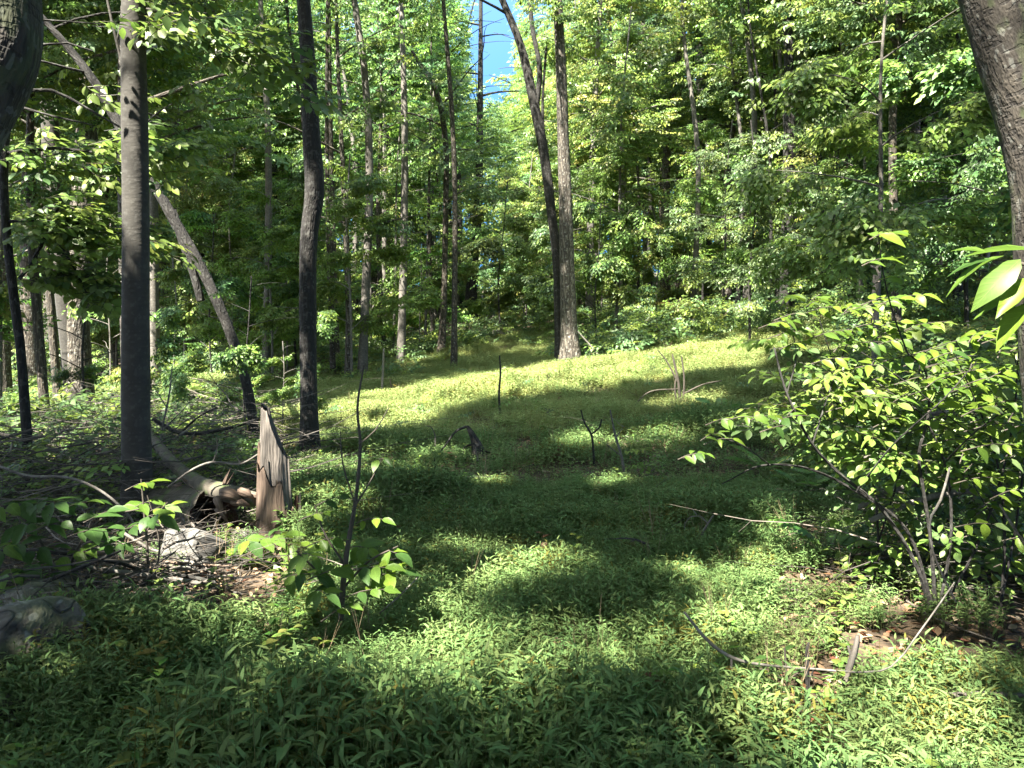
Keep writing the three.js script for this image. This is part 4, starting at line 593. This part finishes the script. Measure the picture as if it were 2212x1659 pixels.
{ // the leafy shrub at the right
  const t = traced('leafy_shrub', 'large spreading shrub with bright broad leaves and dark stems on the right', 'shrub', [2015, 1335], [
    [[2015, 1335, 15], [1985, 1235, 14], [1900, 1095, 12], [1812, 1022, 11], [1755, 960, 9], [1700, 850, 8], [1672, 750, 5, 0.2]],
    [[2018, 1320, 12], [1955, 1140, 10], [1850, 1062, 9], [1745, 1012, 8], [1650, 1005, 6], [1560, 1045, 4, -0.2]],
    [[2022, 1330, 14], [2010, 1160, 12], [1995, 1060, 11], [1985, 980, 10], [2005, 900, 8], [1998, 800, 7], [1960, 762, 5]],
    [[2026, 1330, 11], [2055, 1150, 9], [2040, 1000, 8], [1985, 890, 6], [1900, 830, 5, 0.3], [1850, 790, 3, 0.4]],
    [[2030, 1325, 10], [2110, 1180, 8], [2160, 1040, 7], [2190, 900, 6], [2200, 760, 4]],
    [[1755, 960, 6], [1790, 850, 5, 0.2], [1840, 720, 4, 0.4], [1880, 650, 3, 0.5]],
    [[1700, 850, 5], [1720, 760, 4, 0.2], [1700, 680, 3, 0.3]],
    [[1850, 1062, 7], [1930, 960, 5, -0.3], [2040, 860, 4, -0.5], [2110, 780, 3, -0.5]],
    [[1660, 1002, 5], [1600, 960, 4, -0.2], [1535, 940, 3, -0.3]],
    [[2040, 1000, 6], [2110, 930, 5, -0.3], [2180, 880, 4, -0.4]],
    [[1960, 762, 6], [1930, 680, 5, -0.1], [1908, 590, 4, -0.2], [1897, 505, 3, -0.3]],
  ], { bark: BARK.dark, thin: 0.66 });
  const D = groundDepth(2015, 1335), L = [];
  for (const [x, y, dd, n, px, sp] of BUSH) L.push([x, y, D + dd, n, px, sp]);
  const q = rngOf(40); const extra = BUSH.map(([x, y, dd, n, px, sp]) => [x + (q() - 0.5) * 90, y + 12 + (q() - 0.3) * 50, D + dd + (q() - 0.4) * 0.5, Math.max(4, n - 2), px * 0.92, sp]);
  const t2 = traced('leafy_shrub', 'denser leafy shrub growing into the large spreading one at the right edge', 'shrub', [2160, 1300], [[[2160, 1300, 10], [2170, 1150, 9], [2150, 980, 7], [2100, 850, 5], [2060, 760, 3]], [[2165, 1290, 8], [2200, 1100, 7], [2215, 900, 5], [2190, 760, 3]], [[2150, 980, 5], [2050, 900, 4], [1950, 820, 3], [1860, 760, 2]], [[2170, 1150, 5], [2110, 1060, 4], [2060, 960, 3]]], { d: D - 0.1, bark: BARK.dark, thin: 0.66 });
  const near = extra.filter(([x], i) => i % 2), rest = extra.filter(([x], i) => !(i % 2)).concat(extra.map(([x, y, d, n, px, sp]) => [x + (q() - 0.5) * 120, y + (q() - 0.4) * 70, d + 0.5 * q(), 5, px * 0.9, sp]).filter((e, i) => i % 3));
  clusters(t2, near.concat(extra.map(([x, y, d, n, px, sp]) => [x + 30 + (q() - 0.5) * 90, y + 40 + (q() - 0.5) * 70, d, 5, px * 0.9, sp]).filter(([x, y]) => x > 1900)), ['bright', 'mid', 'bright', 'bright', 'mid'], 49);
  const t3 = traced('leafy_shrub', 'leafy shrub half hidden behind the large spreading one on the right', 'shrub', [1900, 1200], [[[1900, 1200, 9], [1890, 1060, 8], [1850, 900, 6], [1800, 780, 4], [1770, 690, 3]], [[1895, 1180, 7], [1950, 1000, 6], [1980, 860, 4], [1990, 740, 3]], [[1850, 900, 5], [1760, 840, 4], [1690, 800, 2]]], { d: D + 0.5, bark: BARK.dark, thin: 0.66 });
  const fill = [], half = new THREE.Quaternion().slerp(LIGHTWARD, 0.45); for (let k = 0; k < 230; k++) { const f = q(), x = k < 150 ? 1650 + 620 * Math.pow(q(), 0.85) : 1880 + 400 * q(), top = k < 150 ? 640 + 170 * noise2(x * 0.01, 2, 6) + (x < 1800 ? (1800 - x) * 0.4 : 0) : 980, p = at(x, top + ((k < 150 ? 1000 : 1230) - top) * f, D + 0.1 + 1.0 * q()); const m = new THREE.Matrix4().compose(p.sub(t3.position), new THREE.Quaternion().setFromEuler(new THREE.Euler((q() - 0.5) * 0.5, q() * 6.28, (q() - 0.5) * 0.4, 'YZX')).premultiply(half), V(1, 1, 1).multiplyScalar(0.6 + 0.3 * q())); if (q() < 0.2 && inTheWay(m, t3.position, q)) continue; fill.push([m, tint(q, ['mid', 'lime', 'mid', 'deep'])]); }
  instanced('foliage', SPRAY_NEAR[2], M.leaf, fill, t3);
  clusters(t3, rest, ['mid', 'bright', 'mid', 'pale', 'deep'], 50);
  L.push([1905, 505, D - 0.3, 5, 60, 50], [1895, 560, D - 0.3, 5, 60, 70], [1918, 600, D - 0.2, 4, 50, 40]);
  clusters(t, L, ['bright', 'bright', 'mid', 'bright', 'pale', 'mid'], 41);
}
// young shoots and small leafy plants
{ const t = thing('leafy_branch', 'close branch of large pointed leaves hanging in from the right edge', 'branch', at(2320, 640, 1.3)); const r = rngOf(43), B = (x, y, d) => at(x, y, d).sub(t.position);
  part('twig', tube([B(2330, 640, 1.3), B(2260, 590, 1.3), B(2190, 565, 1.32), B(2120, 560, 1.36)], [0.005, 0.004, 0.003, 0.0015], 6, { step: 0.02 }), BARK.twig, t);
  for (const [x, y, yaw, L, m, pit, roll] of [[2170, 552, 3.0, 0.115, 'mid', -0.15, 0.25], [2205, 560, 3.5, 0.12, 'mid', -0.3, -0.5], [2150, 560, 2.7, 0.08, 'deep', 0, 0.2], [2230, 540, 2.4, 0.11, 'mid', 0.1, 0.3], [2222, 600, 3.6, 0.1, 'bright', -0.35, -0.4], [2240, 650, 3.3, 0.11, 'bright', -0.3, 0.2], [2250, 620, 2.9, 0.12, 'mid', -0.2, 0], [2130, 545, 2.2, 0.06, 'mid', 0.2, 0.2]]) blade(t, B(x, y, 1.3), yaw, pit, roll, L * 0.92, LEAFMAT[m], r).scale.z *= 0.72; }
{ // seedling in the dark lower right
  const t = traced('seedling', 'small dark seedling with round drooping leaves beside an upright stick, lower right', 'plant', [1702, 1545], [[[1702, 1545, 6], [1700, 1470, 5], [1695, 1400, 4]], [[1700, 1480, 3], [1670, 1450, 3], [1640, 1445, 2]], [[1700, 1470, 3], [1730, 1450, 3], [1755, 1445, 2]]]);
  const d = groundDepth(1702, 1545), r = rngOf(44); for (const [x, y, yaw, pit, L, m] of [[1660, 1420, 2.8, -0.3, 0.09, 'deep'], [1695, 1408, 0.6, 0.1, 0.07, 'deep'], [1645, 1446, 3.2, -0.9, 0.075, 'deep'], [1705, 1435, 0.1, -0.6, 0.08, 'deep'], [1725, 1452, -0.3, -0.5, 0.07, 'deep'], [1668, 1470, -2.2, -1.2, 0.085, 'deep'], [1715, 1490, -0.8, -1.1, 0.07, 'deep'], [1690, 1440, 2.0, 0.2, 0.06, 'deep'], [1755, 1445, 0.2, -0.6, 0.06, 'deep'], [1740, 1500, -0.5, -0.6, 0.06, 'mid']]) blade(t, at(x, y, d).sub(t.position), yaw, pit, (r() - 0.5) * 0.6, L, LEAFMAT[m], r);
}
{ // shrub with its thin stem, centre left, and the low broad-leaved plants round the stump's foot
  const D = groundDepth(735, 1405), t = traced('leafy_shrub', 'thin-stemmed shrub with a skirt of leaves in the near grass left of centre', 'shrub', [735, 1405], [[[735, 1405, 15], [738, 1310, 13], [748, 1200, 12], [768, 1080, 9, 0.1], [778, 960, 7, 0.2], [772, 880, 6, 0.2], [786, 790, 4, 0.3]], [[738, 1310, 7], [690, 1240, 5], [640, 1190, 4]], [[742, 1270, 6], [800, 1210, 5], [860, 1180, 3]], [[745, 1220, 5], [700, 1150, 4], [680, 1090, 3]], [[762, 1100, 5], [800, 1040, 4], [830, 980, 2]], [[775, 960, 4], [810, 930, 3], [840, 880, 2]], [[768, 1090, 4], [740, 1000, 3], [735, 930, 2]]], { bark: BARK.twig });
  clusters(t, [[660, 1195, D, 6, 60, 70], [700, 1165, D, 5, 55, 60], [720, 1230, D - 0.1, 7, 60, 80], [790, 1225, D - 0.1, 7, 62, 80], [840, 1190, D, 5, 56, 60], [770, 1180, D + 0.1, 6, 56, 70], [640, 1240, D - 0.1, 6, 56, 70], [690, 1275, D - 0.2, 6, 56, 70], [790, 1275, D - 0.2, 6, 56, 70], [830, 1240, D - 0.1, 5, 58, 60], [740, 1310, D - 0.2, 6, 50, 80], [680, 1110, D, 4, 44, 50], [720, 1075, D, 4, 40, 50], [800, 1120, D, 4, 40, 60], [820, 990, D, 3, 34, 40]], ['mid', 'mid', 'deep', 'bright'], 45);
  const D2 = 5.3, u = traced('leafy_plant', 'low broad-leaved plant between the boulder and the stump', 'plant', [575, 1260], [[[575, 1260, 8], [570, 1210, 6], [560, 1170, 4]], [[572, 1230, 5], [600, 1195, 4], [620, 1175, 3]], [[572, 1235, 5], [535, 1200, 4], [505, 1185, 3]]], { d: D2 });
  clusters(u, [[530, 1165, D2, 5, 60, 60], [580, 1160, D2, 6, 64, 60], [620, 1175, D2, 5, 58, 50], [550, 1205, D2, 6, 62, 70], [600, 1215, D2, 6, 62, 60], [510, 1195, D2, 4, 54, 40], [640, 1215, D2, 5, 50, 50], [560, 1240, D2 - 0.1, 5, 50, 60]], ['mid', 'bright', 'deep', 'mid'], 46);
}
{ // brambles at the left, their leaves in shade
  const D = 4.7, t = traced('bramble', 'shaded bramble with broad dark green leaves arching over the rocks at the left', 'shrub', [130, 1330], [[[130, 1330, 8], [110, 1220, 7], [60, 1130, 6], [0, 1090, 4], [-60, 1080, 3]], [[135, 1325, 7], [160, 1200, 6], [220, 1120, 5], [300, 1100, 3]], [[125, 1325, 7], [60, 1260, 6], [-20, 1200, 5], [-80, 1180, 4]], [[140, 1320, 6], [200, 1230, 5], [260, 1180, 4], [330, 1160, 3]]], { d: D });
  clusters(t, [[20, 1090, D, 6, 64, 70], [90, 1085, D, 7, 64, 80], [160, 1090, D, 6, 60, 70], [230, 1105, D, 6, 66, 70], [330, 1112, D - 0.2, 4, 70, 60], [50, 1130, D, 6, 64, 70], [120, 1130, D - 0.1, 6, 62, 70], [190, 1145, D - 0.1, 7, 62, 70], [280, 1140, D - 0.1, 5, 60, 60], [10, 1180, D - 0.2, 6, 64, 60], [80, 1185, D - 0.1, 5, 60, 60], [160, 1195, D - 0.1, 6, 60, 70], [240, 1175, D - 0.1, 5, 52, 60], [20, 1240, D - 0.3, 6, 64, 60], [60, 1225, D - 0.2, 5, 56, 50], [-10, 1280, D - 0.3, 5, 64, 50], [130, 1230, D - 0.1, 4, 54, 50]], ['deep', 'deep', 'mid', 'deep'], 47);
  const D2 = 4.75, u = traced('sapling', 'thin leafy sapling standing before the foot of the grey beech', 'plant', [322, 1275], [[[322, 1275, 7], [318, 1180, 6], [312, 1110, 5], [305, 1035, 3]], [[316, 1150, 3], [340, 1110, 3], [362, 1085, 2]], [[330, 1270, 5], [345, 1180, 4], [330, 1110, 3], [318, 1070, 2]]], { d: D2 });
  clusters(u, [[300, 1045, D2, 4, 50, 40], [345, 1095, D2, 4, 42, 40, ['bright', 'pale']], [312, 1085, D2, 3, 42, 30], [360, 1100, D2, 3, 40, 30, ['bright']], [300, 1130, D2, 3, 40, 40], [215, 1238, D2, 3, 26, 30, ['bright']]], ['mid', 'bright'], 48);
}
// ───────────────────────── sticks, dead branches, small things of the clearing ─────────────────────────
const S = (label, px, o = {}) => traced(o.name ?? 'dead_branch', label, o.cat ?? 'dead branch', px[0][0].slice(0, 2), px, { bark: BARK.grey, stem: 'branch', float: true, ...o });
S('long bleached stick lying in front of the boulder at the left, dark towards its end', [[[165, 1222, 10], [330, 1245, 11], [440, 1262, 10], [560, 1296, 7]], [[330, 1245, 4], [380, 1225, 3], [460, 1215, 2]]], { d: 4.7 });
S('dark branch lying from the left edge towards the bleached stick', [[[-40, 1195, 14], [60, 1190, 13], [150, 1196, 11], [250, 1214, 9], [330, 1240, 6]]], { d: 4.85, bark: BARK.dark });
S('dark forked branch sloping down to the lit rock at the left', [[[-30, 1300, 12], [60, 1272, 11], [140, 1240, 9], [210, 1212, 7], [260, 1190, 5]], [[60, 1272, 6], [100, 1275, 5], [170, 1262, 3]]], { d: 4.4, bark: BARK.dark });
S('thin white curved twig beside the mouth of the hollow log', [[[388, 1098, 4], [398, 1130, 5], [415, 1152, 5], [442, 1166, 5]]], { d: 5.9 });
S('bent pale stick resting on the left of the boulder', [[[268, 1152, 7], [300, 1172, 7], [330, 1188, 6], [372, 1196, 6]]], { d: 5.3 });
S('reddish stick in front of the boulder, uppermost of three', [[[350, 1212, 7], [420, 1220, 8], [500, 1222, 6]]], { d: 5.1, bark: BARK.tan });
S('reddish stick in front of the boulder, middle one of three', [[[340, 1222, 7], [420, 1234, 8], [490, 1240, 5]]], { d: 5.0, bark: BARK.tan });
S('dark stick in front of the boulder, lowest of three', [[[350, 1240, 8], [430, 1250, 9], [525, 1276, 6]]], { d: 4.9, bark: BARK.dark });
S('thin arching branch in front of the crooked sapling at the left', [[[-20, 1000, 6], [60, 1028, 6], [150, 1032, 6], [220, 1062, 6], [275, 1110, 5], [300, 1150, 4]]], { d: 5.6 });
S('pale zigzag twig between the grey beech and the stump', [[[362, 1052, 4], [420, 1012, 5], [460, 998, 5], [520, 1002, 4], [560, 980, 4], [598, 962, 3]], [[460, 998, 3], [470, 970, 3], [468, 945, 2]], [[520, 1002, 3], [512, 985, 2]]], { d: 6.2 });
S('grey branch lying behind the crooked sapling in the brush pile', [[[-20, 930, 9], [90, 965, 10], [170, 985, 9], [250, 975, 7]], [[90, 965, 5], [140, 930, 4], [180, 925, 2]]], { d: 9 });
S('bleached branch reaching left from the grey beech', [[[262, 1062, 9], [200, 1050, 8], [120, 1062, 7], [20, 1050, 5]]], { d: 8 });
S('dark branch crossing low in the brush pile at the left', [[[0, 1102, 10], [90, 1085, 10], [180, 1098, 8], [240, 1080, 6]]], { d: 7 , bark: BARK.dark });
S('dark bough lying right of the grey beech in the brush pile', [[[330, 905, 8], [390, 935, 9], [470, 930, 8], [560, 905, 6]], [[390, 935, 5], [430, 900, 4], [470, 880, 3]]], { d: 9, bark: BARK.dark });
S('thin upright dead stem with side twigs left of the stump', [[[342, 1010, 5], [350, 930, 4], [366, 850, 4], [372, 790, 2]], [[350, 930, 3], [400, 880, 2], [420, 850, 2]], [[360, 880, 3], [335, 840, 2]]], { d: 8.2 });
S('thin straight stick standing upright in the middle of the clearing', [[[1081, 898, 5], [1078, 850, 5], [1081, 805, 4], [1079, 768, 3]]], { bark: BARK.dark, float: false, name: 'upright_stick', cat: 'stick' });
S('thin pale stake standing at the left end of the sunlit band', [[[824, 852, 5], [827, 810, 5], [829, 752, 4]]], { float: false, name: 'upright_stick', cat: 'stick' });
S('short leaning twigs beside the pale stake', [[[852, 852, 4], [846, 838, 4], [842, 818, 2]], [[852, 850, 4], [858, 842, 3], [868, 840, 2]]], { float: false, bark: BARK.tan });
{ const t = S('dark upturned root clump with an arching root in the clearing', [[[1035, 995, 44], [1032, 972, 30], [1024, 948, 17], [1012, 925, 9], [1008, 920, 6]], [[1008, 921, 6], [985, 932, 5], [962, 962, 4], [935, 995, 4], [885, 1060, 4]], [[1025, 960, 5], [1004, 965, 4], [1000, 985, 3], [1004, 1000, 3]], [[1035, 978, 8], [1052, 976, 5], [1064, 982, 4], [1068, 994, 3]], [[1030, 985, 8], [1012, 985, 5], [1002, 996, 3]], [[1036, 985, 7], [1048, 990, 5], [1056, 1002, 3]]], { bark: BARK.dark, float: false, name: 'root_clump', cat: 'root' }); }
S('low arched dead branch left of the root clump', [[[885, 1062, 6], [940, 1044, 6], [1000, 1032, 5], [1062, 1030, 3]], [[918, 1052, 4], [940, 1010, 3], [938, 990, 2]]], { bark: BARK.dark, float: false });
S('forked dead twig standing in the shade right of the root clump', [[[1284, 1012, 5], [1281, 965, 5], [1277, 938, 5], [1262, 912, 4], [1255, 885, 3]], [[1277, 938, 4], [1294, 925, 4], [1300, 905, 3]]], { float: false, bark: BARK.dark });
S('slanting dead stem leaning left, further right in the shaded grass', [[[1352, 1035, 7], [1342, 985, 6], [1330, 945, 5], [1318, 885, 3]], [[1330, 945, 3], [1345, 925, 2]], [[1342, 985, 3], [1310, 960, 2]]], { float: false });
S('thin pale forked twig with one light leaf in the near grass right of centre', [[[1500, 1205, 6], [1512, 1165, 6], [1530, 1130, 5], [1542, 1112, 3]], [[1530, 1130, 4], [1505, 1112, 3], [1482, 1125, 2], [1478, 1145, 2]], [[1505, 1112, 3], [1496, 1100, 2]]], { float: false });
S('dead many-stemmed shrub at the right end of the sunlit band', [[[1470, 885, 8], [1466, 830, 6], [1458, 790, 5], [1452, 765, 3]], [[1474, 882, 6], [1478, 820, 4], [1472, 770, 3]], [[1466, 830, 4], [1440, 780, 3], [1420, 755, 2]], [[1478, 850, 4], [1520, 830, 3], [1560, 822, 2]], [[1464, 880, 5], [1458, 840, 4], [1462, 805, 2]], [[1466, 840, 3], [1400, 848, 3], [1360, 890, 2]]], { float: false, name: 'dead_shrub', cat: 'dead shrub', bark: BARK.twig });
S('pale fallen branch at the far edge of the sunlit band below the forked tree', [[[1062, 800, 8], [1078, 790, 8], [1100, 788, 7], [1112, 784, 4]], [[1062, 800, 4], [1056, 806, 3]]], { bark: BARK.grey });
S('thin fallen pole leaning down right of the torn trunk base', [[[1312, 792, 4], [1280, 752, 4], [1248, 716, 3]]], { d: 18.5, bark: BARK.grey });
S('pale thin pole lying level on the slope left of the right hand shrub', [[[1512, 748, 4], [1590, 750, 4], [1665, 760, 3]], [[1590, 750, 3], [1600, 735, 2]]], { bark: BARK.grey });
S('thick dark fallen bough under the right hand shrub', [[[1850, 1098, 12], [1940, 1055, 14], [2040, 1030, 14], [2130, 1038, 12]], [[1940, 1055, 8], [2010, 1000, 6], [2060, 985, 4]]], { d: 4.9, bark: BARK.grey });
S('second fallen bough lying just below the thick dark one under the shrub', [[[1880, 1125, 12], [1980, 1082, 13], [2080, 1062, 12], [2180, 1070, 10]]], { d: 4.7, bark: BARK.grey });
S('thin pale curved branch hanging before the foot of the right hand shrub', [[[2052, 1010, 5], [2030, 1085, 6], [2010, 1120, 6], [2012, 1180, 5], [2040, 1250, 5], [2065, 1300, 4]]], { d: 3.9 });
S('straight pale stick leaning at the right edge by the shrub', [[[2160, 1090, 5], [2190, 1140, 6], [2225, 1195, 6]]], { d: 3.7 });
S('level pale twig among the stems of the right hand shrub', [[[1865, 988, 4], [1920, 978, 5], [1990, 984, 4]], [[1990, 984, 3], [2002, 1025, 2]]], { d: 4.4, bark: BARK.dead });
S('dark fallen log behind the right hand shrub', [[[1960, 912, 22], [2060, 892, 24], [2180, 872, 24], [2320, 862, 22]]], { d: 6.8, name: 'fallen_log', cat: 'log', bark: BARK.brown });
S('pale crooked stick standing in the grass, lower right', [[[1815, 1545, 9], [1822, 1490, 11], [1835, 1440, 15], [1850, 1395, 14], [1853, 1372, 9]], [[1840, 1425, 6], [1832, 1395, 5]]], { float: false, name: 'upright_stick', cat: 'stick', bark: BARK.dead });
S('dark upright stick beside the round-leaved seedling, lower right', [[[1746, 1560, 10], [1745, 1480, 10], [1744, 1400, 8], [1748, 1388, 5]], [[1745, 1480, 4], [1760, 1440, 3]]], { float: false, name: 'upright_stick', cat: 'stick', bark: BARK.dark });
S('long bent stem arching through the grass, lower right', [[[1478, 1322, 5], [1530, 1385, 8], [1580, 1420, 8], [1640, 1435, 6], [1760, 1445, 5], [1870, 1452, 5], [1925, 1440, 4], [1990, 1360, 4], [2062, 1258, 3]], [[1580, 1422, 6], [1582, 1490, 5], [1592, 1550, 4]]], { d: 3.15, bark: BARK.grey });
S('grey fallen stick lying at the right edge of the near grass', [[[2048, 1502, 13], [2120, 1500, 15], [2240, 1506, 15]]], { d: 3.0, bark: BARK.dead });
S('thin bare twig leaning over the grass right of the leafy shrub stem', [[[820, 1325, 3], [860, 1290, 4], [905, 1245, 3]]], { d: 4.0, bark: BARK.grey });
{ // low sawn stump in the sunlit band
  const p = groundPt(1172, 842), t = thing('tree_stump', 'small jagged brown stump in the sunlit band', 'tree stump', p), d = -p.z, w = d / F; part('wood', tube([V(0, -0.08, 0), V(0, 0.09, 0), V(0.01, 20 * w, 0)], [13 * w, 11 * w, 9 * w], 12, { step: 0.05, wob: 0.2, seed: 3 }), BARK.rot, t);
  for (const [x, h] of [[-8, 30], [-3, 22], [4, 26], [9, 32]]) part('splinter', tube([V(x * w, 0.02, 0.03), V(x * w * 1.05, h * w * 0.6, 0.03), V(x * w * 1.1, h * w, 0.02)], [4 * w, 3 * w, 0.6 * w], 5, { step: 0.05, wob: 0.2, seed: h }), BARK.tan, t); }
// tangle of dead twigs in the brush pile and under the right hand shrub
{
  const r = rngOf(61), s = new Soup(), run = (n, at0, len, spread, thick = 0.022) => { for (let k = 0; k < n; k++) {
    let p = at0(), a = r() * 6.28, e = (r() - 0.5) * spread, w = 0.003 + thick * r() * r() * r(); const L = len * (0.4 + r()), grey = r() < 0.3, b = (grey ? 0.3 : 0.1) * (0.6 + 0.8 * r()), col = [0.36 * b, 0.31 * b, 0.26 * b], m = 4;
    for (let i = 0; i < m; i++) { const q = p.clone().add(V(Math.cos(a) * Math.cos(e), Math.sin(e), Math.sin(a) * Math.cos(e)).multiplyScalar(L / m)); q.y = Math.max(q.y, ground(q.x, q.z) + 0.01); stick(s, p, q, w, w * 0.75, col); if (r() < 0.5) { const b2 = a + (r() - 0.5) * 2, f = q.clone().add(V(Math.cos(b2), (r() - 0.3) * 0.6, Math.sin(b2)).multiplyScalar(L * 0.22)); stick(s, q, f, w * 0.5, w * 0.2, col); } p = q; w *= 0.75; a += (r() - 0.5) * 0.7; e += (r() - 0.5) * 0.5 - e * 0.2; }
  } };
  run(2300, () => { const d = 6.6 + 7 * Math.pow(r(), 1.2), x = -d * (0.31 + 0.42 * r()); return V(x, ground(x, -d) + 0.9 * r() * r(), -d); }, 1.3, 0.6);
  run(420, () => { const d = 4.2 + 2 * r(), x = -d * (0.38 + 0.3 * r()); return V(x, ground(x, -d) + 0.3 * r() * r(), -d); }, 0.8, 0.7);
  run(320, () => { const d = 4.4 + 2.4 * r(), x = d * (0.46 + 0.2 * r()); return V(x, ground(x, -d) + 0.5 * r() * r(), -d); }, 0.8, 0.7, 0.009);
  run(60, () => { const d = 4 + 9 * r(), x = d * (-0.2 + 0.6 * r()); return V(x, ground(x, -d) + 0.1, -d); }, 0.5, 1.6);
  const m = part('twig_tangle', s.geo(), M.litter, scene); m.userData = { kind: 'stuff', label: 'tangle of dead twigs and branches heaped in the brush' };
}
{ // ferns
  const frond = (L, seed) => { const r = rngOf(seed), s = new Soup(), n = 15; for (let i = 0; i < n; i++) { const t = (i + 1) / (n + 1), p = V(t * L, L * (0.55 * t - 0.6 * t * t), 0), l = L * 0.28 * Math.sin(Math.PI * Math.pow(1 - t, 0.7) * 0.95 + 0.12); for (const sd of [-1, 1]) leaf(s, mat4(p, sd * 1.35, -0.1, 0), l, l * 0.3, [1, 1, 1].map((x) => x * (0.85 + 0.3 * r())), { shape: 'lance', fold: 0.1, droop: 0.2, spine: false }); if (i) stick(s, V((t - 1 / (n + 1)) * L, L * (0.55 * (t - 0.06) - 0.6 * (t - 0.06) ** 2), 0), p, 0.002, 0.0015, [0.8, 0.7, 0.8]); } return s.geo(); };
  const FR = [frond(0.36, 1), frond(0.42, 2), frond(0.3, 3)], r = rngOf(62), mats = [[0.1, 0.2, 0.045], [0.13, 0.22, 0.05]].map((c) => { const m = M.leaf.clone(); m.color.setRGB(...c); return m; });
  [[1735, 1075, 'feathery fern in the shade left of the shrub stems'], [1650, 1030, 'fern beyond the feathery one, left of the shrub'], [1800, 1220, 'low fern below the right hand shrub'], [1690, 930, 'pale fern behind the shrub, near the sunlit band'], [2100, 1240, 'fern at the right edge under the shrub'], [1560, 905, 'sunlit fern left of the shrub tips'], [245, 1400, 'small fern between the left rocks'], [1790, 1060, 'fern between the fallen boughs under the shrub']].forEach(([x, y, lab], i) => {
    const t = thing('fern', lab, 'fern', groundPt(x, y)); const n = i === 6 ? 3 : 6; for (let k = 0; k < n; k++) { const m = part('frond', FR[(i + k) % 3], mats[k % 2], t); m.rotation.set(0, k / n * 6.28 + r(), 0.35 + 0.4 * r(), 'YZX'); m.position.y = 0.03; const s = i === 6 ? 0.6 : 0.9 + 0.4 * r(); m.scale.setScalar(s); }
  });
}
renderer.render(scene, camera);
